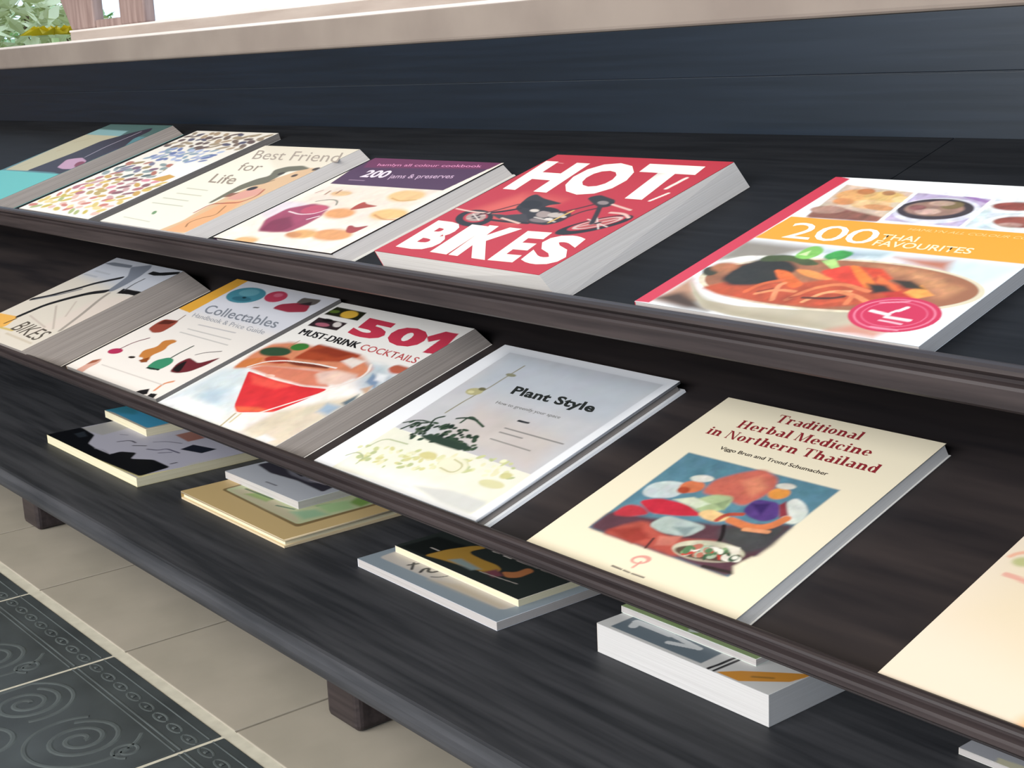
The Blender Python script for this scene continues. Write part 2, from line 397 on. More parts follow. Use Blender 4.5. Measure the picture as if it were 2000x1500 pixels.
# printed artwork of the covers, in millimetres from the lower left corner
ART = {
 'U1': ('4f7d84', [
  ('p','44625f',2,[-107.3,308.4,257.6,304.1,301.8,246.7,-4.7,247.9]),('p','7fa6a8',3,[-4.7,247.9,-2.6,271.5,122.9,267.0,140.7,239.7]),  # first polygon paints shade over the back end of the cover
  ('p','b5ad8e',2,[12.9,99.4,-4.7,247.9,152.8,245.7,128.4,203.3,105.2,128.8,102.3,103.1]),('l','9a8a6a',1.5,1,[37.2,115.1,41.3,131.8]),
  ('l','a0805a',2,1,[39.8,178.7,46.7,187.5]),('l','9a8a6a',1.5,1,[27.4,214.7,51.2,232.9]),
  ('p','262030',1,[97.9,103.7,103.0,129.7,112.9,177.8,112.3,224.5,152.5,262.4,183.3,282.9,200.7,269.6,205.3,237.1,235.8,206.7,241.4,170.5,253.8,125.7,252.3,100.6,199.1,105.7]),
  ('l','a39aa8',3,1,[186.2,164.0,173.9,205.8,174.2,235.7,174.5,265.9]),
  ('p','b991aa',1,[173.5,122.9,144.9,150.5,161.3,157.0,182.6,161.2,221.0,151.0,237.9,137.0,233.7,121.4,204.0,118.8]),
  ('e','7a3348',1,[224.5,138.4,3.1,7.4,21.2,-7.5]),('p','2c2640',2,[256.5,115.9,235.8,144.4,219.3,203.1,247.8,194.3,266.3,141.8]),
  ('l','b8d0e0',1.5,0.6,[237.4,202.5,236.5,219.9,241.0,237.1]),('p','5fb3b0',0.6,[-163.9,60.9,-4.4,96.8,244.4,101.8,248.4,2.3,207.5,-63.5]),
  ('l','a8dcd8',1,0.4,[244.7,3.7,246.3,101.0]),], [
 ]),
 'U2': ('f0eadf', [
  ('r',11,[4.8,237.0,8.6,57.3],10,4,'c9b24a e0b8a8 a8b070 d8c070 c87a6a e8d090'),
  ('r',12,[12.1,237.0,57.3,120.3],9,5,'b06a70 d88a98 c9a050 8a5a60 d8b860 caa0a0 b8a060'),
  ('r',13,[4.8,237.0,120.3,171.8],9,4,'7a5a70 8a9a9a 5a6a6a b07060 a08a60 7a7a90'),('p','f2efe9',1.2,[180.7,117.5,140.6,188.7,272.2,172.1,290.2,119.7]),
  ('r',17,[29.0,212.8,177.5,223.4],9,4,'8a9ac0 9aa6c8 6a7aa8 b0bcd8 8aa0b0'),
  ('r',14,[4.8,237.0,223.4,280.6],10,5,'7a6a60 9a8a78 6a5a58 a89880 5a5a70 b09a80'),('p','d0a050',1,[176.6,119.5,199.0,138.8,225.2,134.1,221.0,116.9]),], [
 ]),
 'U3': ('efe8d6', [
  ('p','e6dcc8',6,[-34.8,253.7,224.8,252.2,292.3,154.9,133.6,174.5]),('l','b0b09a',1.6,0.8,[34.2,104.5,91.4,103.3]),
  ('l','b0b09a',1.6,0.8,[36.3,89.1,102.7,88.2]),('l','a8ac98',1.6,0.8,[28.2,73.9,98.2,72.6]),('l','a8ac98',1.6,0.8,[27.9,58.9,110.1,58.5]),
  ('e','6f9468',0.8,[79.1,35.8,2.8,2.1,-6.1,4.2]),('l','b8b8a4',1.4,0.8,[33.0,16.9,110.7,13.9]),
  ('p','d8b48c',2,[162.3,-9.9,171.5,26.3,162.0,58.0,158.7,94.9,167.0,133.9,182.6,156.9,195.1,181.8,228.9,184.6,239.3,149.7,236.1,112.3,238.5,72.4,240.6,37.5,242.6,3.4]),
  ('p','e2a878',3,[178.5,-3.3,180.8,36.5,177.2,80.6,210.2,88.8,224.0,46.7,232.0,5.5]),
  ('p','6c6a58',2,[154.9,154.3,138.7,171.4,151.0,182.6,179.0,187.9,205.5,181.4,193.9,174.3,172.9,169.0,177.1,152.1,179.7,134.4,163.2,124.1,157.2,111.6,152.9,94.2,154.8,73.6,147.6,72.6,140.7,99.1,135.3,124.2,142.4,144.4]),
  ('e','3a322a',0.8,[169.3,162.6,4.5,2.6,-3.8,3.6]),('e','4a3a30',0.8,[204.1,159.8,3.8,2.5,-3.7,3.5]),('e','4a4038',0.8,[219.1,180.8,4.9,2.6,-3.6,4.0]),
  ('l','5a4a3a',2,1,[175.6,134.8,183.6,144.1]),('p','d89c8c',2,[165.2,87.3,168.8,112.9,193.8,122.0,211.8,105.3,193.7,86.7]),
  ('p','8a5a48',1,[153.3,90.0,152.2,102.5,166.4,106.3,164.6,93.5]),('e','2c2628',1,[174.4,118.6,6.6,4.1,-5.0,4.5]),
  ('l','a8503c',3,1,[160.6,47.3,157.8,71.9,208.5,82.1,214.9,101.6,202.5,118.7]),
  ('l','8a5a2c',2,0.8,[202.5,14.2,190.2,24.0,197.3,38.9,213.1,47.1,194.9,70.6]),], [
  ('Best Friend','a89a8c',[36.6,198.3,196.9,3.9,-27.3,27.1],0),
  ('for','9a8c7c',[59.1,162.7,52.7,1.9,-20.3,23.4],0),
  ('Life','9a8c7c',[52.8,124.4,62.9,-0.1,-21.3,25.3],0.01),
 ]),
 'U4': ('efe2d4', [
  ('p','e6d6c6',8,[16.6,60.1,20.1,142.1,211.0,146.1,214.2,67.5]),('e','dcd0d4',6,[38.1,71.2,59.5,-4.8,-11.2,23.5]),
  ('p','9c3f5c',3,[54.4,23.9,27.7,49.1,27.1,78.2,55.4,95.1,92.1,91.2,108.2,70.3,111.5,48.2,106.9,29.5,80.4,24.7]),
  ('p','7c2744',4,[56.0,24.9,41.1,49.0,59.5,61.7,95.5,42.7,93.0,28.6]),('e','b84a62',2,[75.1,82.1,18.7,4.0,-5.8,9.9]),
  ('l','e8ccd0',2,0.8,[39.7,72.3,68.9,67.8,91.6,73.3,97.2,87.8]),('l','f4e8e8',2.2,0.6,[95.8,59.4,104.7,68.6]),
  ('l','7a7a68',2,0.8,[51.1,100.0,68.1,107.5,85.4,106.1,96.7,95.9]),('e','e4bc82',5,[177.6,128.6,28.5,1.1,-4.8,13.9]),
  ('l','c89858',2,1.2,[163.0,121.0,184.2,115.5,203.0,121.6]),('e','e6b878',5,[203.8,86.9,27.3,1.7,-3.5,12.5]),
  ('l','c48a50',2.4,1.5,[185.4,82.5,210.1,74.5,227.9,76.9]),('e','dc9a60',5,[128.1,78.9,24.6,1.2,-5.7,12.0]),
  ('e','d89860',5,[179.1,34.3,31.1,1.9,-4.6,12.7]),('e','dca868',5,[134.6,29.2,21.6,1.5,-3.6,10.1]),('e','e2b078',5,[64.2,3.3,20.5,1.4,-2.6,7.4]),
  ('e','c88a58',4,[122.5,25.4,14.5,0.4,-3.8,6.3]),('e','dcb484',4,[66.9,122.9,18.1,0.2,-0.6,6.7]),
  ('p','a5402e',1,[132.9,86.6,128.5,100.9,131.1,109.3,141.8,103.7,166.1,101.5,149.4,94.3]),
  ('p','9c3a38',1,[191.9,41.9,177.5,54.7,182.2,57.3,193.4,53.3,208.3,61.1,205.5,41.0]),('l','9a6a50',3,1,[42.7,118.2,39.9,126.5]),
  ('l','9a6a50',3,1,[58.9,122.1,56.1,130.4]),('l','a87860',2,1,[20.6,120.2,24.7,127.1]),('n',5,0.05,12,[4.7,-5.2,13.3,144.5,216.0,146.2,232.4,-1.8]),
  ('p','4c2c4b',0.4,[13.3,144.5,216.0,146.2,226.7,235.3,-17.2,226.3]),('p','6a2a50',1.2,[14.4,190.1,223.6,201.0,226.7,235.3,-11.1,221.9]),
  ('l','a88aa0',1.4,0.6,[33.2,156.9,62.1,157.3]),], [
  ('hamlyn all colour cookbook','d88ab0',[32.8,195.9,174.6,8.0,-4.4,6.5],0.01),
  ('200','e8d8e2',[41.7,165.2,45.2,1.2,-6.7,19.1],0.03),
  ('jams & preserves','c4a4bc',[94.6,166.2,101.2,8.7,-6.6,10.3],0.01),
 ]),
 'U5': ('b62837', [
  ('p','d05a50',14,[28.3,91.7,51.1,131.6,113.2,126.0,108.4,73.2]),('e','1f1a1d',0.6,[46.7,78.2,25.1,0.3,-10.2,16.3]),
  ('e','b62837',0.8,[46.5,79.9,16.3,0.3,-6.4,10.2]),('e','a89088',0.8,[46.6,80.4,13.3,0.3,-5.1,8.2]),('e','3a2c2e',0.8,[46.6,80.4,6.4,0.1,-2.2,3.7]),
  ('l','d8c8c0',1.2,0.4,[39.8,75.3,53.8,85.5]),('l','d8c8c0',1.2,0.4,[35.5,85.9,58.4,74.7]),('e','1d181a',0.6,[193.7,87.2,27.2,15.8,-0.9,16.0]),
  ('e','b62837',0.8,[193.6,90.0,20.2,12.2,-0.3,11.3]),('e','cdb4ac',0.8,[194.1,90.9,17.6,10.5,-0.2,9.7]),('e','b0504e',1,[194.1,90.9,14.5,8.8,-0.2,8.1]),
  ('l','e0ccc4',1.2,0.4,[180.9,81.8,206.7,100.6]),('l','e0ccc4',1.2,0.4,[177.0,95.9,210.6,86.0]),('l','e0ccc4',1.2,0.4,[182.8,100.9,205.4,81.1]),
  ('e','2c2224',0.6,[194.1,90.9,3.1,1.7,-0.4,2.0]),('l','2a2024',5,0.8,[160.5,128.0,176.4,107.0,188.7,89.6]),
  ('p','2a2527',0.8,[73.8,103.7,64.2,127.7,67.7,134.6,86.3,126.9,120.0,119.9,106.7,114.9,106.0,109.6,151.3,103.3,154.9,88.3,145.2,78.4,121.1,78.7,99.2,93.3,91.8,94.3]),
  ('p','3a3436',0.8,[55.5,88.9,77.3,90.0,98.9,95.4,121.1,78.7,103.3,77.5,79.9,80.7]),('p','b62837',1,[56.9,91.3,74.4,102.0,94.2,94.7,78.2,89.2]),
  ('e','9c8c86',1,[119.9,97.3,9.5,-0.3,-3.5,6.4]),('e','b8aca4',1,[135.2,97.9,10.2,0.3,-2.2,4.8]),('e','7a6c6a',1,[126.6,85.5,12.0,-0.2,-1.4,3.6]),
  ('e','d0c4ba',0.8,[101.9,102.4,6.0,0.0,-1.6,2.8]),('p','2c2628',0.8,[134.8,134.1,143.0,142.2,172.0,133.8,178.4,122.8,169.3,117.3,155.6,123.0]),
  ('e','8a7c7a',0.8,[162.4,127.4,6.9,-0.3,-1.8,3.6]),('e','d6ccc4',0.6,[135.5,89.4,5.3,-0.0,-1.1,2.4]),
  ('e','1a1618',0.6,[85.1,113.3,14.7,-0.6,-2.7,7.7]),('e','1c1719',0.6,[117.2,106.8,14.0,-1.5,-1.4,4.1]),
  ('e','c8beb6',0.6,[146.2,96.1,4.3,-0.2,-0.9,2.0]),('l','c8beb6',1.6,0.4,[115.4,90.6,147.3,85.8]),('l','1c1719',4,0.6,[45.6,87.4,65.7,94.9,80.8,103.8]),
  ('l','1c1719',3.5,0.6,[63.0,78.1,92.3,77.5,121.1,78.7]),('l','47191f',3,0.8,[134.8,102.9,147.2,114.1,155.6,123.0]),
  ('l','47191f',3,0.8,[151.0,91.8,156.2,108.2,165.7,115.9]),('l','e0bcae',2.2,0.6,[2.6,92.5,31.2,89.3,54.1,90.0]),
  ('l','d8b8a8',2.4,0.6,[79.6,83.3,110.8,77.0]),('l','d8b060',2.4,0.7,[141.9,83.7,145.4,108.7]),('l','dcb4a8',2.5,0.7,[175.3,125.8,204.8,118.2]),
  ('l','dcb4a8',3,0.7,[188.3,110.9,204.8,111.3,216.0,104.9]),('l','5a2428',3,0.8,[45.4,85.1,59.7,99.8,69.3,111.1]),
  ('l','f0dcd0',4.5,0.4,[202.7,162.5,204.3,184.3]),('l','f0dcd0',3.5,0.4,[207.9,137.8,213.0,153.5]),('l','d88a8a',1.2,0.5,[17.9,203.0,29.8,201.5]),], [
  ('H','f3e7da',[13.8,139.3,63.5,-1.2,-12.4,65.9],0.05),
  ('O','f3e7da',[82.2,139.1,70.2,-1.0,-15.6,69.4],0.055),
  ('T','f3e7da',[154.2,138.4,66.9,-0.5,-17.3,71.2],0.055),
  ('B','f3e7da',[17.0,11.7,48.5,-0.8,-8.5,55.1],0.05),
  ('I','f3e7da',[69.4,10.8,24.3,-0.5,-10.2,55.3],0.05),
  ('K','f3e7da',[96.4,10.4,49.6,-0.3,-14.7,57.6],0.045),
  ('E','f3e7da',[148.6,10.6,29.9,1.6,-12.5,54.7],0.045),
  ('S','f3e7da',[182.6,13.0,43.4,2.4,-13.9,51.4],0.05),
 ]),
 'U6': ('eef0f2', [
  ('p','cdb6a2',1,[29.4,150.9,20.7,211.9,87.9,204.5,93.3,155.9]),('p','8a5a4c',2,[29.4,150.9,26.9,170.6,50.0,170.2,93.6,160.3,94.1,152.5]),
  ('e','b08878',2,[37.9,166.5,15.2,-0.0,0.3,6.9]),('e','dca46a',2,[42.9,194.1,17.5,-0.8,-0.7,10.8]),('e','d8b070',2,[69.0,193.7,17.4,-1.5,-0.0,9.9]),
  ('e','e0b888',2,[66.4,180.1,17.3,-1.3,1.5,7.7]),('e','c88a58',2,[40.7,182.2,10.1,-0.9,-0.9,6.0]),('e','c89060',1.5,[76.7,176.0,13.8,-1.7,0.3,4.5]),
  ('e','e8c890',1.5,[84.5,192.0,7.7,-0.8,-0.5,5.2]),('e','b87848',1.5,[46.6,201.5,7.9,-0.6,-0.3,5.4]),('e','a87850',1,[67.2,201.1,6.0,-0.8,-0.2,3.8]),
  ('p','b9acc9',1,[93.3,155.9,88.7,204.6,153.4,201.3,158.3,155.2]),('e','d8d8e4',1,[123.8,177.5,33.5,0.7,-3.3,21.6]),
  ('e','3f363c',1,[121.5,179.6,29.5,0.8,-2.4,17.5]),('e','9a7a6c',2,[120.3,180.2,23.0,0.5,-1.6,12.0]),('e','c8a898',1.5,[118.9,175.0,10.0,0.1,-0.1,5.0]),
  ('e','8a5a58',1.5,[106.7,180.4,7.1,-0.4,-0.3,4.3]),('e','7a6a48',1.5,[130.3,187.4,8.4,-0.2,-0.1,6.4]),
  ('e','b89a8a',1.5,[120.5,189.6,10.0,-0.0,0.3,4.4]),('l','9a7ab0',4,1,[130.9,203.7,153.6,196.0]),
  ('p','c9d6da',1,[159.9,155.2,154.8,201.5,264.8,195.4,273.5,155.0]),('e','e4e8e8',1,[176.2,192.2,23.0,-0.1,2.1,11.4]),
  ('e','8f4a42',2,[176.2,192.2,17.0,-0.3,1.6,7.1]),('e','e8ecec',1,[198.3,168.6,29.3,0.2,0.6,13.3]),('e','935044',2,[195.1,169.1,20.6,0.1,0.5,8.7]),
  ('e','b08a80',2,[189.5,163.8,8.8,0.2,0.8,3.4]),('l','f4f4f4',3.5,0.4,[93.9,153.9,88.1,206.7]),('l','f4f4f4',3.5,0.4,[159.3,153.7,153.4,204.2]),
  ('p','eef0f2',0.5,[-11.9,232.1,246.2,230.6,260.9,202.8,153.0,202.0,87.4,205.1,20.1,212.6,13.6,202.2]),
  ('n',8,0.13,7,[29.4,150.9,20.7,211.9,260.9,202.8,273.5,155.0]),('p','8e887e',8,[9.0,107.6,78.2,106.5,53.8,82.6,10.5,70.1]),
  ('p','cfe0e8',10,[103.4,108.0,232.6,110.7,294.8,115.6,256.4,51.0,238.0,-1.9,205.3,4.3,223.4,70.5,164.7,102.5]),
  ('p','e4eff3',8,[202.0,8.7,220.6,64.1,234.2,108.1,249.0,62.8,238.0,-1.9]),('p','b8735c',6,[143.2,103.8,185.1,106.1,190.9,91.1,166.9,95.1]),
  ('p','9fb4bc',8,[79.3,105.0,135.8,109.5,135.0,99.5,96.3,94.8]),('p','b98d72',6,[13.1,5.8,15.3,43.3,49.5,15.0,47.5,4.9]),
  ('p','4a382c',6,[11.0,7.9,25.4,22.1,51.9,12.4,71.2,1.7,45.3,1.1]),
  ('p','bab19b',1,[17.9,38.8,51.1,15.4,83.6,14.3,130.4,20.5,164.7,38.3,211.8,56.1,214.0,12.2,177.4,1.7,129.8,1.1,87.8,1.5,60.6,5.2,36.7,21.6]),
  ('p','a89e86',6,[33.4,24.1,88.1,9.3,138.4,10.7,175.6,3.9,129.8,1.1,87.8,1.5,60.6,5.2]),('p','c88f7c',6,[166.7,1.4,179.1,13.3,205.6,9.8,202.2,0.6]),
  ('e','d9cdb2',0.6,[125.9,58.2,106.5,10.9,-13.3,36.1]),('e','9c6648',1,[126.6,58.4,101.5,10.7,-12.1,33.5]),
  ('p','c0885e',6,[134.1,89.6,174.3,88.9,215.7,71.5,211.8,56.1,185.3,73.1]),('p','ece8e0',1.5,[17.2,71.5,30.5,83.1,50.0,87.0,43.5,77.0,27.8,68.5]),
  ('p','b8502e',3,[34.7,31.0,53.2,48.7,103.1,53.8,137.4,74.4,182.5,66.5,194.2,60.4,177.7,41.7,142.0,26.5,93.8,23.1,55.8,24.7]),
  ('p','2b2922',3,[40.6,45.7,38.2,65.6,47.4,81.3,71.9,83.0,87.4,72.9,85.0,54.4,72.7,43.4,54.3,39.0]),('e','3a3a28',2,[22.2,55.2,7.5,-0.4,-2.5,7.0]),
  ('e','a86a48',3,[28.5,63.5,11.4,0.4,-0.8,7.4]),('p','d8662e',1.5,[69.1,68.9,82.2,68.5,109.6,52.2,102.8,45.8,83.9,55.7]),
  ('p','e8904a',1.5,[84.4,72.3,97.5,73.5,124.7,65.2,115.8,61.5,97.2,65.3]),
  ('p','d2402c',2,[104.5,73.4,119.8,86.5,141.6,75.3,158.1,57.6,135.8,61.5,116.8,66.5]),
  ('p','e67a30',1.5,[119.8,86.5,130.5,85.6,161.5,61.4,155.4,56.9,136.6,71.1]),('p','cf4a2a',2,[129.1,85.3,146.6,85.9,163.2,74.1,157.7,66.6]),
  ('p','e0703a',1.5,[149.8,77.2,177.8,62.4,178.0,57.9,156.3,66.3]),('p','e89a48',1.5,[181.5,57.3,187.1,70.6,203.5,59.8,193.2,51.4]),
  ('p','c03a28',2,[166.6,56.6,179.7,59.8,196.9,52.4,181.4,47.0]),('p','3a3020',2,[164.2,72.7,177.0,74.2,193.2,66.1,179.5,64.3]),
  ('p','2c2820',3,[149.5,64.7,164.9,65.3,174.5,58.6,163.2,52.8]),('l','d88a5a',3.5,0.8,[83.4,33.1,93.7,42.0,108.9,42.5]),
  ('l','8a3a24',2,0.8,[82.6,36.1,92.9,45.0]),('l','dc8a5c',4,0.8,[101.7,28.3,90.7,47.6,92.8,51.4]),
  ('l','d87a4c',4,0.8,[111.7,30.8,117.1,49.2,133.0,60.8,158.7,54.7]),('l','b04a2c',2.5,0.8,[112.4,34.1,125.2,43.4,146.4,45.6]),
  ('l','e09a68',3.5,0.8,[125.0,31.1,130.1,47.7,146.6,51.7]),('l','5a2c1c',3,0.8,[120.9,36.2,139.9,39.4,147.4,44.4]),
  ('l','e08858',4,0.8,[138.4,49.7,154.5,47.6,166.8,41.8]),('l','c85a34',4,0.8,[139.4,31.8,150.3,40.6,158.2,36.6]),
  ('l','d86a3c',4,0.8,[73.6,33.9,76.4,47.5,88.0,55.1]),('l','dc7c50',4,0.8,[155.5,35.9,152.8,45.7]),
  ('p','46522e',1.5,[46.7,77.7,46.8,86.4,63.1,91.4,85.0,89.1,99.3,82.1,87.0,77.8,71.9,83.0,57.5,78.3]),
  ('p','7cb858',1.2,[68.7,89.1,68.8,104.7,75.8,109.5,86.3,102.9,87.2,92.9,81.5,86.7]),
  ('p','3f9a48',1.5,[90.2,93.6,95.8,106.5,111.2,104.5,110.4,94.4,103.4,88.0]),('p','a8d078',1,[94.8,87.8,103.0,92.8,114.8,82.2,111.1,78.1]),
  ('p','c8e0a0',1,[71.0,93.0,75.5,100.8,78.4,92.8]),
  ('n',6,0.12,8,[17.6,38.7,18.6,78.8,97.0,105.0,168.6,97.0,220.6,72.7,201.2,50.6,159.1,25.1,81.4,16.8]),
  ('n',7,0.04,16,[13.1,5.8,14.8,112.3,269.6,115.8,238.0,-1.9]),('e','c42a50',0.5,[195.1,31.3,30.6,3.1,-6.5,22.0]),
  ('e','dc7c94',0.5,[195.1,31.3,27.0,2.7,-5.8,19.4]),('e','c42a50',0.5,[195.1,31.3,25.6,2.6,-5.5,18.3]),
  ('e','d86884',0.5,[195.1,31.3,21.8,2.2,-4.7,15.7]),('e','c42a50',0.5,[195.1,31.3,20.9,2.2,-4.5,14.9]),('l','f0d8dc',3.2,0.5,[178.1,31.9,192.1,29.9]),
  ('l','f0d8dc',3.2,0.5,[192.2,27.1,209.3,26.7]),('l','f4e4e6',2.6,0.5,[192.1,32.7,193.8,36.1]),('l','f4e4e6',3.4,0.5,[195.3,36.5,197.4,41.0]),
  ('l','e8b8c4',1.8,0.5,[191.2,22.3,207.4,21.3]),('l','e090a4',1.6,0.6,[176.8,42.9,193.7,48.7]),('l','e090a4',1.6,0.6,[191.2,13.4,210.0,13.7]),
  ('p','ee9f2e',0.3,[15.0,111.6,16.6,150.4,286.1,155.2,309.1,111.6]),('p','c8364c',0.3,[-8.4,0.4,-0.9,227.0,15.4,222.6,13.4,1.0]),], [
  ('2','fdf6e8',[36.2,115.9,24.3,0.2,-8.0,25.8],0.0),
  ('0','fdf6e8',[61.3,116.2,25.7,0.6,-5.2,24.9],0.0),
  ('0','fdf6e8',[87.7,116.9,24.7,0.6,-4.2,23.8],0.0),
  ('THAI','fbe6bc',[113.1,126.8,29.4,0.4,-1.4,8.3],0.015),
  ('FAVOURITES','fbe6bc',[114.5,116.9,75.5,0.9,-1.1,8.3],0.015),
  ('HAMLYN ALL COLOUR COOKBOOK','f8cf86',[124.4,143.6,121.8,1.4,0.8,3.6],0.0),
 ]),
 'M1': ('d9d2c6', [
  ('p','c0c4cd',16,[-25.0,173.4,-26.0,242.1,222.3,236.5,228.1,154.5]),('p','dcd0c6',10,[153.5,36.5,149.6,129.0,219.5,158.7,221.3,67.3]),
  ('p','e6b05a',1,[-18.5,47.5,0.6,49.8,58.4,54.5,75.3,31.0,62.9,17.5]),('l','5a4a30',3.8,0.8,[59.1,34.8,63.1,49.3]),
  ('l','c8b060',3.8,2,[67.2,25.0,109.0,27.2]),
  ('p','7c828e',1,[79.2,213.1,117.2,227.9,129.5,218.5,142.2,196.0,147.8,174.1,148.7,151.4,135.0,149.8,124.6,172.1,114.2,191.5]),
  ('p','757b85',1,[-1.8,208.7,15.9,215.9,76.4,217.8,83.0,210.5,34.5,207.3]),
  ('p','1d1e20',0.6,[145.5,206.1,147.3,213.9,167.8,214.3,206.2,225.5,212.7,219.7,189.6,209.8,167.2,204.8]),
  ('l','232427',10.5,0.6,[57.8,55.9,60.2,70.4,64.1,90.6,77.0,107.3,91.8,123.1,108.5,137.9,133.8,149.5]),
  ('l','2b2c30',8.5,0.6,[6.9,94.7,27.9,108.6,40.8,122.5,59.3,140.3,73.7,159.8,107.4,185.0]),('l','6d7078',3.8,0.6,[15.3,96.1,48.5,119.2,71.4,141.4]),
  ('l','a09890',6.6,1,[148.9,146.6,156.4,130.7,182.1,93.2,204.8,53.8]),('l','bdb2a8',2.8,1,[92.3,95.4,184.5,52.7]),
  ('l','c4b8ae',2.8,1,[115.8,114.3,158.3,80.8]),('l','c4b8ae',2.8,1,[78.9,63.0,161.7,50.9]),
  ('p','1d1c1e',0.6,[165.7,150.6,159.6,163.7,184.3,164.7,218.2,166.3,214.4,155.0,195.6,154.6,182.4,153.0]),
  ('l','55565a',3.0,0.5,[168.7,161.0,161.3,178.8,161.9,193.7]),('l','b0b4bc',3.8,1,[15.6,187.4,65.1,186.6]),('l','b0b4bc',3.8,1,[6.3,174.8,48.0,174.6]),
  ('l','c9bfae',3.8,1,[107.1,18.9,199.4,16.8]),], [
  ('BIKES','57514a',[96.2,28.3,98.4,-5.5,4.9,23.2],0),
 ]),
 'M2': ('eee8e2', [
  ('p','dfe0e8',14,[28.3,154.0,-9.6,242.2,245.6,241.1,255.6,151.0]),('p','e8ac42',0.4,[-3.6,154.5,-11.9,243.5,27.9,241.4,34.3,151.3]),
  ('e','4c8ea0',0.6,[73.8,209.8,37.8,3.0,-7.3,18.9]),('e','6aa6b4',1.5,[71.3,216.1,19.6,2.0,-3.4,8.7]),('e','3c7486',1.5,[78.8,200.7,20.4,1.5,-1.9,5.5]),
  ('e','23404a',0.5,[79.5,204.3,4.3,0.2,-1.5,2.2]),('e','c2445e',0.6,[131.0,219.2,21.6,1.0,-5.9,12.8]),('e','d87088',1.5,[130.2,223.2,8.8,0.4,-1.8,4.6]),
  ('p','66605c',1,[184.1,214.0,178.7,228.2,216.8,230.9,220.1,218.1,206.8,214.8]),
  ('p','a2384a',1,[161.3,195.3,161.5,206.4,184.7,215.8,214.0,216.6,226.5,202.3,198.6,194.3]),('p','3a3034',1.2,[188.9,213.2,206.5,223.6,215.4,215.7]),
  ('l','555555',2.5,0.6,[128.3,189.4,137.0,190.8]),('l','b4b2b6',1.6,0.8,[90.6,133.7,177.2,136.0]),('l','b4b2b0',1.4,0.8,[85.9,121.5,189.9,122.6]),
  ('l','b4b2b0',1.4,0.8,[83.5,112.3,201.2,112.2]),('p','97483a',1.2,[16.5,102.5,10.8,117.7,12.2,127.8,43.8,131.9,50.1,121.2,52.7,103.0,38.7,97.5]),
  ('p','5a2a22',1.2,[16.3,115.0,15.4,126.1,42.9,129.2,38.3,120.9]),('l','6a4a3c',2,0.6,[41.3,130.0,36.0,144.6]),
  ('e','b03058',0.8,[35.6,48.9,13.3,3.2,-4.1,6.0]),('l','6a2f3c',2.5,0.5,[36.3,55.1,37.9,72.9,50.6,87.4]),
  ('p','c47f40',1,[94.2,50.8,80.9,64.3,92.6,76.8,83.0,89.8,97.1,97.0,110.4,95.3,105.9,85.3,115.6,75.7,110.8,59.6,122.7,51.8,115.0,45.6,103.0,53.5]),
  ('e','2c2420',0.6,[84.0,47.7,6.6,1.2,-1.4,2.3]),('p','8a4a24',1,[105.2,46.5,113.1,56.5,124.6,47.8,116.1,44.1]),
  ('p','3d8c6a',0.8,[138.0,40.7,132.5,54.8,145.3,66.2,160.0,65.0,168.1,57.5,167.4,43.2,151.5,37.5]),
  ('l','2c3c34',3,0.5,[149.9,66.9,148.5,78.5,149.7,95.0]),('l','24302c',3,0.5,[141.5,39.6,165.9,42.0]),
  ('p','6c2a32',1.2,[188.2,44.3,175.6,60.5,177.6,75.2,208.4,70.6,225.7,90.5,225.0,71.4,218.1,53.8,204.1,45.8]),
  ('p','1f191b',1,[187.3,47.7,180.2,60.1,183.2,70.3,200.2,53.5,204.3,47.6]),('l','3c3034',1.6,0.6,[179.4,82.1,187.0,90.0,209.3,99.6]),
  ('p','d4a494',1.5,[30.9,-2.7,29.8,13.7,27.4,22.7,38.5,30.8,47.3,21.8,45.6,9.6,51.1,-1.7]),('p','9c5c44',1,[30.0,12.6,27.4,22.7,38.2,29.9,39.0,21.6]),
  ('p','17171b',0.6,[192.5,-2.4,196.3,4.1,206.2,10.9,217.1,2.4,209.5,-2.3]),('p','17171b',0.6,[222.6,-1.3,220.6,5.3,232.0,7.4,238.0,-1.5]),
  ('n',12,0.0,10,[-3.6,154.5,-11.9,243.5,249.9,238.2,243.6,-0.6,2.8,-0.6]),('l','d88c62',4,1.2,[217.8,11.3,212.4,25.3,221.0,32.3]),
  ('l','cbc4be',1.5,0.8,[57.6,21.1,216.4,22.4]),], [
  ('Collectables','878c96',[56.0,157.7,168.7,2.9,-13.0,18.0],0.008),
  ('Handbook & Price Guide','a2a4ac',[51.7,144.9,172.7,0.4,-5.9,8.5],0),
 ]),
 'M3': ('f3f0eb', [
  ('p','d3dee4',14,[0.1,-0.6,2.9,77.3,37.4,92.0,119.2,26.2,114.1,3.4]),('p','b8ccd8',10,[33.3,10.8,39.0,42.6,64.6,51.1,89.0,19.2]),
  ('p','f4f4f2',8,[5.3,4.9,25.6,23.1,112.2,20.2,130.2,2.3,67.5,0.9]),
  ('p','dccfba',8,[169.6,3.2,171.4,41.1,233.4,96.8,253.7,86.8,246.0,41.1,245.9,-0.4,188.1,0.2]),
  ('p','f0ece4',6,[138.6,5.4,144.9,21.4,162.6,34.6,167.6,15.9,165.5,1.7]),('p','c2cdd4',8,[166.1,143.1,203.0,147.0,247.3,136.0,252.3,99.8,223.3,103.8]),
  ('p','d88a68',5,[17.6,81.9,6.1,110.3,8.5,135.4,33.7,146.7,98.5,149.6,159.1,152.2,201.3,135.6,202.5,118.1,124.1,111.4,51.7,96.4]),
  ('p','a84a30',3,[74.9,121.1,74.2,154.4,157.2,153.5,155.0,137.8,118.5,127.8]),('p','8f3a28',4,[79.4,140.0,94.4,152.3,144.3,151.6,130.0,139.6]),
  ('p','cc7a48',3,[16.4,81.5,9.9,99.3,32.5,112.2,42.6,97.5,34.8,89.2]),('e','35503a',3,[33.8,124.5,24.3,4.0,-2.8,9.6]),
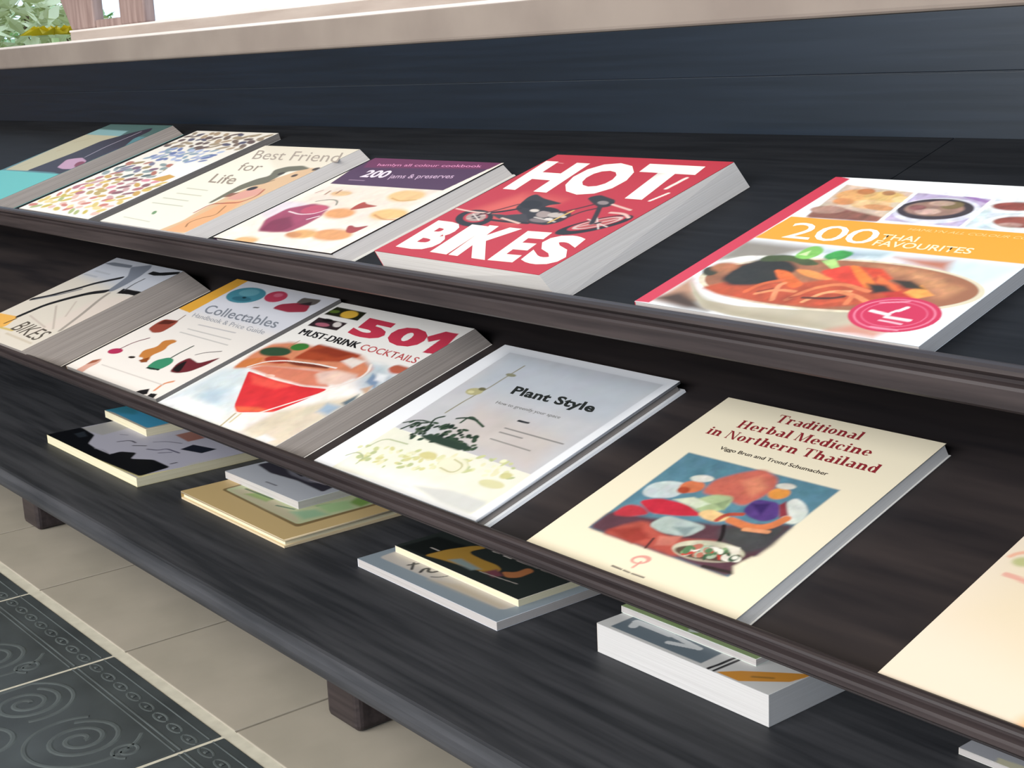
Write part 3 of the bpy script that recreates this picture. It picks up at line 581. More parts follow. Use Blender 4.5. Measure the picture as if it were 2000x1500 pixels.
  ('e','a4402f',3,[56.7,112.8,20.0,3.0,-3.8,6.7]),('e','3f7c3a',1.5,[55.8,141.8,13.6,1.6,-1.5,7.6]),('l','a08060',1.5,0.6,[39.7,136.3,39.9,151.8]),
  ('p','7a3a2c',2,[71.7,112.3,92.8,120.7,142.8,124.7,144.2,119.6,96.1,112.1]),
  ('p','d9836a',3,[39.4,88.7,54.3,99.2,97.7,106.9,145.6,114.4,185.2,94.7,150.0,86.6,90.7,85.8]),
  ('p','e8c8b8',4,[138.5,108.5,156.9,121.7,195.4,122.9,192.0,100.4,165.4,95.3]),('p','efe4dc',3,[144.4,136.4,149.8,145.6,174.7,145.7,172.5,130.2]),
  ('p','d9383e',0.8,[45.1,84.3,103.3,82.4,149.7,84.7,187.8,92.0,180.8,65.1,170.0,39.9,126.7,23.9,108.2,31.3]),
  ('p','e8584e',4,[56.8,80.7,137.0,82.4,123.0,70.5,82.0,68.0]),('p','e86a4a',3,[125.1,24.8,111.5,30.6,141.3,39.2,169.3,40.4]),
  ('e','f6c8b8',1,[86.0,86.6,7.2,1.2,-1.4,2.6]),('l','f4eae4',2.2,0.6,[33.5,90.0,44.4,105.1,70.2,115.3,117.0,122.4,153.1,124.2]),
  ('l','efe2da',3,0.8,[185.3,92.6,201.0,108.7,202.2,128.7,188.4,142.5]),('l','f0e8e0',2.4,0.8,[126.8,21.9,151.9,29.1,174.6,63.0,191.6,90.4]),
  ('l','b8a888',2.5,0.8,[126.8,21.9,131.4,11.4,135.7,0.2]),('l','d0c0a0',2.5,0.8,[133.9,23.7,139.1,9.0]),
  ('p','b5604a',2.5,[215.2,143.6,218.8,152.6,242.5,152.1,242.3,139.7,228.6,137.1]),('p','7f97b2',2.5,[217.6,115.9,208.3,130.6,226.8,125.9,241.1,109.7]),
  ('p','5f6c74',2,[238.4,115.7,245.8,126.8,252.8,113.6]),('p','60707a',3,[230.4,78.7,233.4,96.8,239.5,88.6,241.0,75.7]),
  ('p','9fb4c8',5,[219.7,58.1,214.6,73.3,237.1,74.3,238.0,58.0]),('p','e8eef2',3,[214.5,132.6,230.0,134.0,237.6,122.4,224.2,121.5]),
  ('p','c9a890',3,[225.3,104.4,232.4,113.7,244.6,97.1]),('p','e6e6e6',3,[198.9,-2.3,204.5,9.6,226.1,7.9,221.1,-0.3]),
  ('n',9,0.06,14,[0.1,-0.6,24.2,99.7,24.3,148.1,241.9,148.4,245.9,-0.4]),('p','28291c',0.6,[5.3,206.1,4.7,224.2,63.2,224.4,70.5,207.0]),
  ('e','e2b444',1.5,[42.9,214.9,14.6,0.4,-2.6,7.8]),('e','58702c',1.2,[13.6,214.7,9.0,0.6,-0.7,3.3]),
  ('p','33282c',0.6,[11.5,180.0,6.1,198.5,62.5,199.1,65.9,182.7]),('e','a86070',1.2,[30.6,187.2,12.7,0.9,-2.1,3.6]),
  ('e','d8d0cc',1,[51.7,192.9,7.6,-0.0,-3.3,4.9]),('e','1a1618',1,[26.7,196.7,9.8,0.5,-1.2,3.1]),
  ('p','c23a50',0.3,[224.7,179.2,247.8,181.4,230.2,220.7,210.1,220.1,197.7,205.1,210.3,197.4,219.9,205.4]),], [
  ('5','c23a50',[86.3,181.0,59.2,-0.7,-11.7,35.4],0.055),
  ('0','c23a50',[150.7,181.0,58.0,-0.6,-10.9,34.7],0.055),
  ('MUST-DRINK','2a2a2c',[19.4,162.0,113.4,-0.8,-3.8,11.1],0),
  ('MUST-DRINK','2a2a2c',[21.1,162.1,113.2,-0.8,-3.8,11.0],0),
  ('COCKTAILS','c05a5c',[139.6,160.9,98.0,-1.0,-4.2,10.4],0.01),
 ]),
 'M4': ('eef0f4', [
  ('p','c6c6ca',0.5,[19.4,210.1,217.1,210.7,216.5,63.8,27.2,69.3]),('p','bfc5cd',14,[19.4,210.1,217.1,210.7,213.9,145.5,38.0,150.0]),
  ('p','cac2be',14,[83.9,76.6,76.2,128.5,199.9,113.4,209.7,65.4]),('p','e9e8d8',0.6,[26.8,69.1,216.8,63.9,218.1,39.4,215.9,4.5,150.0,9.1,29.2,-0.3]),
  ('p','f4f2e6',8,[30.8,13.6,117.0,21.1,212.5,17.3,215.9,4.5,139.4,4.6,35.9,1.7]),
  ('p','cfd0cc',3,[129.8,11.7,171.6,21.3,215.8,21.7,215.9,4.5,176.9,5.0]),('e','dcdcb0',0.8,[24.3,33.2,2.4,1.1,-1.1,2.3]),
  ('e','dcdcb0',0.8,[130.6,42.1,1.9,0.2,-0.3,3.1]),('e','dcdcb0',0.8,[59.7,29.2,-2.8,0.2,-0.1,-2.0]),('e','d4d098',0.8,[63.8,23.3,3.3,2.5,-1.1,1.5]),
  ('e','b8c090',0.8,[110.2,29.9,-0.5,2.1,-1.6,-0.4]),('e','d4d098',0.8,[30.9,36.7,1.8,0.9,-0.6,1.3]),('e','d4d098',0.8,[47.5,20.2,3.2,2.6,-1.6,2.0]),
  ('e','e8e8c8',0.8,[147.0,60.9,3.4,0.4,-0.2,1.6]),('e','c8cc98',0.8,[87.3,35.1,1.6,2.4,-2.1,1.4]),('e','b8c090',0.8,[204.6,53.3,3.3,2.0,-0.9,1.5]),
  ('e','b8c090',0.8,[194.9,55.0,2.4,0.2,-0.1,1.5]),('e','c8cc98',0.8,[111.8,30.3,2.0,2.8,-1.4,1.0]),('e','e4e0bc',0.8,[45.3,35.6,2.5,0.4,-0.3,2.0]),
  ('e','e8e8c8',0.8,[42.7,38.1,3.7,2.5,-0.8,1.2]),('e','b8c090',0.8,[77.9,20.5,-0.6,1.9,-1.2,-0.4]),('e','dcdcb0',0.8,[78.7,38.8,3.3,0.4,-0.3,2.5]),
  ('e','dcdcb0',0.8,[125.0,38.2,-2.8,1.8,-1.2,-1.8]),('e','d4d098',0.8,[86.6,29.3,4.5,0.2,-0.1,1.9]),('e','b8c090',0.8,[130.7,49.7,-0.8,4.4,-1.4,-0.3]),
  ('e','e8e8c8',0.8,[47.1,23.7,-1.8,1.2,-0.9,-1.3]),('e','b8c090',0.8,[150.4,51.6,-1.9,2.6,-1.8,-1.3]),
  ('e','d4d098',0.8,[103.7,40.7,-2.2,2.9,-1.7,-1.3]),('e','e8e8c8',0.8,[86.8,40.9,2.5,1.7,-1.1,1.6]),('e','d4d098',0.8,[151.2,51.1,1.9,0.7,-1.0,2.7]),
  ('e','e8e8c8',0.8,[62.9,38.7,-3.8,1.5,-0.6,-1.5]),('e','dcdcb0',0.8,[118.4,52.5,-3.2,2.1,-1.5,-2.2]),('e','e4e0bc',0.8,[123.8,37.0,0.5,2.3,-2.2,0.5]),
  ('e','c8cc98',0.8,[94.0,41.8,3.2,2.3,-1.1,1.6]),('e','c8cc98',0.8,[83.9,42.3,3.4,2.7,-0.9,1.1]),('e','e4e0bc',0.8,[183.7,56.1,-1.8,3.7,-1.9,-0.9]),
  ('e','dcdcb0',0.8,[51.7,42.3,0.3,2.9,-1.8,0.2]),('e','c8cc98',0.8,[187.5,68.6,-2.1,0.9,-0.7,-1.6]),('e','e4e0bc',0.8,[129.0,50.5,-1.2,3.7,-1.6,-0.5]),
  ('e','e8e8c8',0.8,[120.5,50.8,1.5,1.0,-1.3,2.0]),('e','e8e8c8',0.8,[181.8,61.2,-2.4,0.5,-0.5,-2.1]),('e','d4d098',0.8,[84.3,39.8,2.7,2.2,-1.5,1.8]),
  ('e','d4d098',0.8,[45.5,24.6,-3.8,2.1,-0.8,-1.5]),('e','c8cc98',0.8,[143.3,56.3,4.4,0.8,-0.5,2.7]),('e','dcdcb0',0.8,[162.0,48.8,1.6,2.3,-2.2,1.6]),
  ('e','d4d098',0.8,[179.2,68.0,4.0,1.0,-0.5,2.2]),('e','e4e0bc',0.8,[164.8,58.4,-1.5,2.5,-1.8,-1.1]),('e','e8e8c8',0.8,[175.9,53.2,2.4,0.7,-0.4,1.5]),
  ('e','d4d098',0.8,[46.9,25.0,1.5,4.0,-1.7,0.7]),('e','d4d098',0.8,[59.0,43.3,-3.8,1.6,-0.8,-1.9]),('e','e4e0bc',0.8,[108.3,45.4,-3.8,1.2,-0.8,-2.5]),
  ('e','dcdcb0',0.8,[116.5,49.8,2.1,0.6,-0.5,1.6]),('e','d4d098',0.8,[61.3,28.1,3.8,1.6,-1.1,2.7]),('e','e8e8c8',0.8,[107.4,48.8,-1.9,1.7,-2.0,-2.2]),
  ('e','e8e8c8',0.8,[143.4,42.3,-1.2,2.5,-1.2,-0.6]),('e','e8e8c8',0.8,[179.9,47.7,-1.1,1.5,-2.4,-1.7]),('e','b8c090',0.8,[88.9,29.5,2.7,0.8,-0.4,1.3]),
  ('e','e8e8c8',0.8,[176.0,60.2,1.7,0.9,-1.0,1.8]),('e','dcdcb0',0.8,[129.9,53.3,-3.0,2.7,-1.6,-1.7]),('e','b8c090',0.8,[158.2,45.4,3.0,2.6,-1.7,2.0]),
  ('e','b8c090',0.8,[141.0,43.2,-1.7,1.5,-1.5,-1.7]),('e','e4e0bc',0.8,[104.3,46.8,-2.3,2.4,-1.9,-1.7]),
  ('e','e4e0bc',0.8,[127.3,57.4,-0.4,4.4,-2.1,-0.2]),('e','c8cc98',0.8,[167.2,67.4,0.4,2.8,-1.5,0.2]),('e','d4d098',0.8,[150.1,50.6,3.2,2.3,-1.3,1.8]),
  ('e','e8e8c8',0.8,[92.2,38.5,3.2,1.4,-0.6,1.4]),('e','c8cc98',0.8,[69.3,26.6,1.8,3.3,-2.1,1.1]),('e','c8cc98',0.8,[152.5,65.8,2.6,3.3,-1.9,1.5]),
  ('e','c8cc98',0.8,[30.7,37.6,-0.3,1.6,-3.1,-0.6]),('e','dcdcb0',0.8,[44.9,29.1,1.4,1.9,-1.0,0.8]),('e','dcdcb0',0.8,[43.1,29.0,3.0,0.3,-0.2,1.5]),
  ('e','dcdcb0',0.8,[122.9,49.2,-1.5,1.8,-2.1,-1.8]),('e','e8e8c8',0.8,[83.0,43.5,-4.0,1.1,-0.7,-2.3]),
  ('e','e4e0bc',0.8,[120.4,47.7,-4.4,0.5,-0.3,-2.5]),('e','e4e0bc',0.8,[39.1,23.3,3.8,1.9,-1.0,2.1]),('e','c8cc98',0.8,[139.8,45.6,3.5,2.3,-1.0,1.5]),
  ('e','e4e0bc',0.8,[83.5,46.3,2.2,1.9,-1.3,1.4]),('e','e4e0bc',0.8,[108.9,29.5,1.1,2.0,-2.6,1.4]),('e','d4d098',0.8,[96.7,41.5,3.2,0.4,-0.4,3.1]),
  ('e','b8c090',0.8,[125.2,45.9,0.9,3.2,-2.8,0.7]),('e','b8c090',0.8,[136.5,47.1,0.5,3.5,-2.7,0.4]),('e','d4d098',0.8,[124.5,45.1,1.5,0.2,-0.3,2.2]),
  ('e','c8cc98',0.8,[182.0,67.1,0.7,4.4,-1.7,0.3]),('e','b8c090',0.8,[102.8,48.6,1.6,1.3,-1.4,1.7]),('e','e4e0bc',0.8,[146.7,49.3,-2.3,0.5,-0.3,-1.2]),
  ('e','e4e0bc',0.8,[202.8,56.4,1.6,0.2,-0.3,2.0]),('e','e8e8c8',0.8,[126.5,48.6,-2.2,3.8,-1.8,-1.1]),('e','e8e8c8',0.8,[177.5,69.1,-0.8,2.4,-3.0,-0.9]),
  ('e','c8cc98',0.8,[70.2,44.0,1.9,0.4,-0.5,2.3]),('e','b8c090',0.8,[111.3,48.9,-1.7,2.3,-1.4,-1.0]),('e','dcdcb0',0.8,[110.4,32.4,1.5,0.7,-1.1,2.1]),
  ('e','e8e8c8',0.8,[98.3,52.3,0.9,1.4,-2.4,1.6]),('e','c8cc98',0.8,[100.0,31.1,-2.5,0.7,-0.7,-2.3]),('e','e4e0bc',0.8,[186.4,52.7,0.1,4.1,-3.2,0.1]),
  ('e','dcdcb0',0.8,[119.6,40.0,-1.8,1.2,-1.2,-1.9]),('e','c8cc98',0.8,[158.8,46.0,3.2,3.1,-1.7,1.7]),('e','dcdcb0',0.8,[59.1,31.5,-1.8,0.8,-1.0,-2.1]),
  ('e','e8e8c8',0.8,[146.3,55.1,2.3,2.3,-1.0,1.0]),('e','dcdcb0',0.8,[117.7,50.9,0.0,3.1,-3.0,0.0]),('e','c8cc98',0.8,[87.0,50.4,-2.1,1.5,-1.7,-2.5]),
  ('e','c8cc98',0.8,[43.3,37.2,-3.3,2.0,-1.3,-2.2]),('e','d4d098',0.8,[147.0,56.7,2.6,3.0,-1.3,1.1]),('e','dcdcb0',0.8,[95.2,28.5,2.0,3.0,-1.3,0.9]),
  ('e','b8c090',0.8,[154.9,49.1,-1.3,2.9,-2.7,-1.2]),('e','e4e0bc',0.8,[68.6,23.8,-0.7,4.1,-2.8,-0.5]),('e','b8c090',0.8,[52.3,22.3,-1.7,2.5,-2.4,-1.6]),
  ('e','b8c090',0.8,[100.0,32.8,0.5,2.2,-3.0,0.7]),('e','b8c090',0.8,[39.6,22.1,-3.9,0.2,-0.2,-3.1]),('e','d4d098',0.8,[89.7,37.2,1.8,2.9,-2.5,1.6]),
  ('e','dcdcb0',0.8,[194.2,58.0,2.7,0.0,-0.0,2.6]),('e','d4d098',0.8,[141.0,43.7,-2.0,0.7,-0.6,-1.9]),('e','e4e0bc',0.8,[143.5,44.5,-3.4,2.2,-0.8,-1.2]),
  ('e','b8c090',0.8,[47.5,23.6,0.9,4.1,-1.9,0.4]),('e','b8c090',0.8,[194.8,64.7,-2.3,0.3,-0.2,-1.5]),('e','e8e8c8',0.8,[140.5,52.6,2.5,0.5,-0.5,2.5]),
  ('e','e4e0bc',0.8,[69.0,41.9,0.8,1.3,-2.4,1.5]),('e','b8c090',0.8,[46.8,31.8,2.8,1.4,-1.3,2.6]),('e','e4e0bc',0.8,[87.8,46.2,-0.9,2.2,-1.1,-0.5]),
  ('e','b8c090',0.8,[165.4,66.2,-3.0,1.4,-0.7,-1.4]),('e','dcdcb0',0.8,[131.9,43.5,3.2,0.8,-0.4,1.6]),('e','b8c090',0.8,[149.7,52.6,-2.7,3.2,-1.2,-1.0]),
  ('e','d4d098',0.8,[116.9,32.2,-1.3,2.1,-2.4,-1.4]),('e','e8e8c8',0.8,[31.4,27.0,-0.9,1.3,-2.5,-1.7]),('e','d4d098',0.8,[112.6,47.4,2.2,0.2,-0.2,2.5]),
  ('e','e8e8c8',0.8,[178.5,52.9,-1.3,1.8,-1.4,-1.0]),('e','b8c090',0.8,[94.5,26.1,3.8,1.7,-0.9,2.0]),('e','e8e6cc',2,[139.3,46.7,16.6,2.0,-5.7,10.9]),
  ('l','c0bc90',1.5,0.8,[131.2,40.1,150.3,38.0,150.1,51.0,132.7,54.0]),('e','d2ca90',2,[102.8,48.9,9.9,1.2,-1.0,5.1]),
  ('e','d8d4a8',2,[196.2,41.0,13.6,1.3,-1.2,5.1]),('e','ccc890',1.5,[198.0,54.3,5.6,0.4,-0.2,4.4]),
  ('l','a8b088',1.5,0.8,[24.2,18.1,29.8,27.4,45.7,23.0,47.3,13.2]),('l','b0b890',1.5,0.8,[31.3,35.1,34.7,52.6,66.6,54.0]),
  ('e','2f4034',0.8,[42.3,82.1,0.1,2.4,-3.0,0.1]),('e','4a5a48',0.8,[53.8,75.1,-3.9,0.9,-0.5,-2.2]),('e','3c5040',0.8,[61.3,89.1,3.8,0.1,-0.0,1.5]),
  ('e','364a3a',0.8,[128.5,69.9,2.0,0.8,-0.5,1.3]),('e','24342c',0.8,[43.6,83.6,1.5,0.2,-0.2,1.3]),('e','24342c',0.8,[63.5,76.9,-0.3,3.7,-2.2,-0.2]),
  ('e','24342c',0.8,[95.8,76.7,2.9,2.5,-1.5,1.8]),('e','4a5a48',0.8,[56.8,71.3,-2.2,3.3,-1.5,-1.0]),('e','3c5040',0.8,[35.1,82.4,-1.8,0.9,-1.4,-2.8]),
  ('e','2f4034',0.8,[87.7,89.7,2.0,1.4,-1.1,1.6]),('e','4a5a48',0.8,[87.1,77.9,1.3,2.8,-1.7,0.8]),('e','3c5040',0.8,[135.3,72.7,-0.0,3.4,-2.3,-0.0]),
  ('e','3c5040',0.8,[80.4,75.4,-2.6,0.4,-0.5,-2.8]),('e','2f4034',0.8,[106.0,71.3,2.5,2.4,-1.0,1.1]),('e','24342c',0.8,[75.7,87.3,1.3,0.7,-1.4,2.5]),
  ('e','4a5a48',0.8,[108.4,81.8,-2.2,0.2,-0.2,-2.0]),('e','3c5040',0.8,[55.0,79.0,-1.7,0.2,-0.3,-2.6]),('e','2f4034',0.8,[62.2,71.0,1.0,2.1,-2.3,1.1]),
  ('e','364a3a',0.8,[100.6,91.0,4.4,0.1,-0.0,1.6]),('e','24342c',0.8,[111.3,75.4,3.6,1.3,-0.7,1.8]),('e','2f4034',0.8,[66.3,72.3,1.9,0.4,-0.4,2.4]),
  ('e','2f4034',0.8,[55.8,66.8,2.1,0.9,-0.9,2.1]),('e','2f4034',0.8,[95.4,88.4,1.1,1.9,-2.2,1.3]),('e','2f4034',0.8,[61.3,84.3,2.1,0.7,-0.9,2.7]),
  ('e','3c5040',0.8,[119.6,87.0,-0.0,2.5,-2.6,-0.0]),('e','2f4034',0.8,[82.6,90.4,-0.6,3.5,-1.2,-0.2]),('e','4a5a48',0.8,[99.2,87.2,-1.7,0.5,-0.8,-2.5]),
  ('e','3c5040',0.8,[79.9,89.1,0.6,3.4,-2.9,0.5]),('e','2f4034',0.8,[112.5,85.0,-3.0,1.8,-1.4,-2.3]),('e','364a3a',0.8,[86.9,66.0,3.5,1.8,-0.8,1.5]),
  ('e','4a5a48',0.8,[57.2,80.8,1.8,3.9,-1.1,0.5]),('e','3c5040',0.8,[71.5,64.6,-1.3,2.0,-2.6,-1.7]),('e','2f4034',0.8,[43.2,75.9,0.5,1.9,-2.7,0.7]),
  ('e','24342c',0.8,[82.0,90.5,-2.9,2.7,-1.8,-1.9]),('e','2f4034',0.8,[121.6,85.7,0.3,3.1,-2.2,0.2]),('e','3c5040',0.8,[102.3,71.3,-2.5,3.5,-1.4,-1.0]),
  ('e','2f4034',0.8,[117.0,84.2,-0.5,1.7,-1.8,-0.5]),('e','364a3a',0.8,[101.6,76.5,3.5,0.2,-0.1,2.3]),('e','4a5a48',0.8,[87.6,83.7,0.4,2.2,-2.9,0.5]),
  ('e','2f4034',0.8,[105.7,76.2,-2.0,3.0,-2.5,-1.6]),('e','2f4034',0.8,[77.4,89.9,-2.4,3.7,-1.3,-0.9]),
  ('e','4a5a48',0.8,[111.3,68.8,-1.0,1.4,-2.4,-1.7]),('e','3c5040',0.8,[121.0,72.6,-0.6,3.6,-2.8,-0.4]),('e','24342c',0.8,[57.4,78.0,2.7,1.7,-1.1,1.7]),
  ('e','3c5040',0.8,[97.3,80.3,3.0,1.1,-1.1,2.9]),('e','24342c',0.8,[100.1,85.0,-1.6,0.9,-1.3,-2.4]),('e','2f4034',0.8,[99.8,67.6,-2.8,0.2,-0.1,-1.4]),
  ('e','24342c',0.8,[63.0,77.0,-0.6,3.5,-2.1,-0.4]),('e','364a3a',0.8,[75.9,84.6,1.7,1.5,-1.8,2.0]),('e','2f4034',0.8,[85.4,67.2,-2.0,2.0,-1.0,-1.0]),
  ('e','364a3a',0.8,[40.1,80.2,0.7,2.6,-1.4,0.3]),('e','4a5a48',0.8,[62.6,76.8,1.7,4.2,-1.2,0.5]),('e','3c5040',0.8,[128.0,70.1,-3.1,3.0,-2.2,-2.2]),
  ('e','24342c',0.8,[104.3,83.8,-1.1,1.6,-1.8,-1.2]),('e','2f4034',0.8,[120.6,71.7,-2.3,0.7,-0.8,-2.5]),
  ('e','24342c',0.8,[75.3,87.7,-0.8,2.0,-2.9,-1.1]),('e','3c5040',0.8,[44.0,78.7,1.5,0.3,-0.5,2.5]),('e','3c5040',0.8,[72.8,88.2,1.6,4.2,-2.2,0.9]),
  ('e','4a5a48',0.8,[86.9,79.2,-4.3,0.3,-0.2,-2.5]),('e','4a5a48',0.8,[130.5,76.1,2.3,1.6,-1.1,1.5]),('e','24342c',0.8,[88.0,73.4,-1.8,2.2,-1.7,-1.5]),
  ('e','364a3a',0.8,[104.3,76.4,-0.1,1.6,-1.5,-0.1]),('e','364a3a',0.8,[60.6,65.6,1.2,1.7,-2.0,1.4]),('e','2f4034',0.8,[58.8,64.9,-1.5,0.9,-1.2,-2.1]),
  ('e','364a3a',0.8,[54.9,77.0,1.0,2.2,-2.5,1.1]),('e','364a3a',0.8,[120.1,73.6,-0.9,2.5,-1.1,-0.4]),('e','3c5040',0.8,[92.1,69.7,-2.3,0.5,-0.5,-2.7]),
  ('e','3c5040',0.8,[101.0,72.1,-2.9,2.5,-0.8,-0.9]),('e','2f4034',0.8,[118.4,73.9,1.6,0.2,-0.2,2.6]),('e','2f4034',0.8,[47.5,80.3,-0.2,2.9,-2.0,-0.1]),
  ('e','364a3a',0.8,[61.0,63.1,-1.3,2.6,-2.0,-1.0]),('e','24342c',0.8,[67.6,84.9,2.2,2.5,-1.3,1.1]),('e','3c5040',0.8,[78.7,85.8,-0.9,1.9,-2.4,-1.1]),
  ('e','3c5040',0.8,[75.8,71.8,-3.9,1.3,-0.9,-2.8]),('e','3c5040',0.8,[100.4,74.2,-3.6,1.3,-1.1,-3.0]),('e','2f4034',0.8,[104.1,77.5,1.7,1.2,-1.1,1.6]),
  ('e','4a5a48',0.8,[132.9,70.4,1.2,2.8,-1.7,0.7]),('e','2f4034',0.8,[121.0,85.9,0.1,2.9,-2.7,0.1]),('e','4a5a48',0.8,[59.1,73.7,-1.8,0.6,-0.8,-2.2]),
  ('e','24342c',0.8,[62.7,78.7,0.5,3.5,-2.3,0.4]),('e','24342c',0.8,[84.7,82.0,-1.7,0.9,-0.9,-1.8]),('e','2f4034',0.8,[128.4,71.1,3.5,1.8,-1.0,2.0]),
  ('e','364a3a',0.8,[124.0,82.0,-2.8,2.6,-1.7,-1.8]),('e','24342c',0.8,[55.5,77.1,-1.8,2.6,-1.3,-1.0]),('e','4a5a48',0.8,[59.0,81.8,-1.9,2.8,-1.1,-0.7]),
  ('e','3c5040',0.8,[104.2,74.6,-1.9,1.1,-1.3,-2.1]),('e','4a5a48',0.8,[103.7,68.6,-1.0,1.4,-1.3,-0.9]),('e','24342c',0.8,[86.1,74.9,0.4,4.3,-3.1,0.3]),
  ('e','3c5040',0.8,[108.8,73.8,2.1,0.0,-0.0,3.1]),('e','4a5a48',0.8,[114.6,73.9,-0.3,3.5,-3.1,-0.2]),
  ('p','33443a',1.5,[64.2,69.2,80.0,75.1,115.2,74.4,127.4,75.6,126.8,65.2,99.2,64.8,74.5,65.9]),('l','2f4034',2.5,0.6,[36.1,69.6,40.1,80.3,52.8,86.8]),
  ('l','36483c',2,0.6,[28.1,77.7,39.6,87.5,56.9,88.2]),('l','2f4034',2.5,0.6,[62.5,79.4,52.3,94.0,59.2,100.2]),
  ('l','3c5040',2.5,0.6,[84.8,98.4,83.7,110.8,112.3,101.3]),('l','33443a',2.5,0.6,[74.6,102.0,82.9,106.8,97.4,106.6]),
  ('n',11,0.025,18,[19.4,210.1,217.1,210.7,215.9,4.5,29.2,-0.3]),
  ('l','8a8468',1.6,0.5,[58.2,194.9,57.5,175.2,57.8,150.7,55.8,140.4,54.2,122.7,54.4,105.1]),('e','b4ae84',0.8,[48.8,142.7,10.0,1.0,-1.2,5.8]),
  ('e','d4cea0',0.8,[46.1,141.0,4.0,0.2,-0.4,2.2]),('e','6f6c50',0.6,[52.9,148.7,4.4,0.3,-0.7,2.5]),('e','8a8a72',0.8,[59.3,177.4,6.7,0.2,-0.7,2.5]),
  ('l','33363a',2.6,0.4,[136.3,120.4,148.4,120.9]),('l','7c7a78',1.4,0.6,[133.9,107.2,206.3,107.6]),('l','7c7a78',1.4,0.6,[135.0,100.6,163.8,100.8]),
  ('l','84827e',1.3,0.6,[135.9,89.8,186.9,89.2]),], [
  ('Plant Style','2b2f2e',[87.8,152.0,103.1,1.7,-4.5,12.2],0.035),
  ('How to greenify your space','7c7c7a',[88.6,134.3,81.7,1.6,-1.0,4.1],0),
 ]),
 'M5': ('ede3c9', [
  ('p','5b8495',1.2,[28.3,139.0,163.4,140.7,160.6,32.1,30.5,33.6]),
  ('p','c4695a',2.5,[75.3,100.6,73.2,117.3,84.3,131.5,97.2,142.2,115.5,136.3,122.1,123.4,118.3,106.4,114.7,98.8,98.4,101.0]),
  ('p','dc8a6c',4,[93.0,123.8,101.4,133.6,115.7,123.8,113.0,110.3]),
  ('p','5d3f48',3,[30.5,33.6,30.3,56.0,63.9,61.3,115.1,75.0,162.0,96.0,162.8,65.3,160.6,32.1,99.9,33.2]),
  ('p','4a4a4c',4,[117.0,72.9,158.7,93.1,163.8,68.5,152.6,55.0,126.2,62.6]),
  ('p','c4cfce',1.5,[33.6,83.0,31.6,94.6,41.6,103.3,57.3,105.8,63.8,94.1,60.1,86.2,43.4,80.1]),('e','cf7652',1.5,[64.0,103.8,9.3,1.9,-1.7,7.6]),
  ('e','d6d6cc',1.5,[63.5,114.9,9.0,1.7,-0.1,4.5]),('e','a84a34',1.5,[61.3,97.9,5.0,0.8,-1.1,4.0]),
  ('p','c03242',1.5,[40.0,74.1,51.9,83.0,76.3,85.3,97.5,78.6,80.8,71.2,59.7,65.7]),('p','b83a44',2,[33.7,52.7,35.0,67.5,48.5,70.2,60.8,64.6,47.3,55.3]),
  ('p','a9ba8c',2,[74.3,87.5,86.3,102.7,102.1,106.2,106.2,92.1,99.1,81.4,88.6,81.4]),('p','c8d0b8',1.5,[62.7,85.8,74.8,94.0,91.7,91.9,86.6,83.5]),
  ('p','8a9a74',1.5,[94.7,93.2,101.4,102.3,106.7,89.2]),('p','e4c088',1.5,[90.6,79.2,95.7,87.5,118.3,85.3,113.3,77.2,102.5,75.4]),
  ('p','58407f',1.5,[117.5,95.5,117.5,109.7,136.1,112.5,147.0,98.0,140.7,89.3,126.1,90.2]),('p','3e2c64',2,[118.7,103.6,130.4,108.6,133.8,95.1]),
  ('e','dc9048',1.5,[127.9,121.2,7.6,1.4,-1.3,6.8]),('e','d6d4c8',1.5,[126.5,130.2,7.1,1.1,-0.2,3.6]),
  ('p','d8dcd4',1.5,[140.0,111.2,140.9,122.1,152.7,118.2,162.6,109.3,163.1,95.8,152.0,94.4]),
  ('p','8a3a44',1.5,[137.2,110.0,138.8,115.2,150.9,102.6,147.0,98.0]),('l','d47c50',7,1.2,[152.1,98.8,148.4,87.0,138.0,80.9,118.7,82.5]),
  ('l','b05040',4,1,[121.3,91.1,111.0,86.6,109.9,78.6]),('l','e09a70',4,1,[150.9,81.8,134.7,77.9]),
  ('p','b5564a',3,[44.8,32.9,51.5,46.6,62.9,57.8,82.3,51.4,97.2,49.3,128.1,60.5,125.0,50.5,112.3,33.3,88.7,33.7]),
  ('p','9c4038',3,[46.3,38.2,66.0,50.1,82.3,42.5,74.2,32.9]),('p','adbab4',1.5,[68.6,54.3,72.3,68.7,97.0,69.9,109.7,69.7,105.1,54.3,84.8,51.0]),
  ('p','8a9a98',2,[87.4,59.7,102.3,66.3,102.6,54.7]),('l','2a2426',3,0.8,[119.0,75.3,126.6,65.6,130.6,53.2]),
  ('p','c87868',2,[86.3,47.3,101.2,54.0,102.9,43.2,91.2,37.8]),('l','5a3434',2,0.8,[84.5,43.5,87.2,33.0]),
  ('e','c9c4ac',1.5,[129.1,48.2,25.8,4.7,-0.7,11.0]),('e','5c4a40',2,[130.9,46.2,24.0,4.5,1.0,7.8]),('e','e8e4d8',0.8,[124.7,48.9,-0.4,1.9,-3.0,-0.7]),
  ('e','d8d8c8',0.8,[132.6,49.4,-2.8,2.4,-1.6,-1.8]),('e','d8d8c8',0.8,[126.4,50.2,1.7,1.0,-1.3,2.3]),('e','5a7a58',0.8,[117.1,43.4,-1.8,2.1,-1.3,-1.1]),
  ('e','c04840',0.8,[141.9,48.1,1.7,0.7,-1.0,2.4]),('e','c04840',0.8,[142.3,45.7,-0.6,1.6,-1.7,-0.6]),('e','5a7a58',0.8,[131.1,44.8,1.6,0.5,-0.6,1.9]),
  ('e','c04840',0.8,[129.0,45.6,3.0,0.2,-0.1,2.0]),('e','d8d8c8',0.8,[118.1,40.0,1.8,2.1,-1.7,1.5]),('e','d8d8c8',0.8,[147.2,50.3,2.4,0.5,-0.3,1.4]),
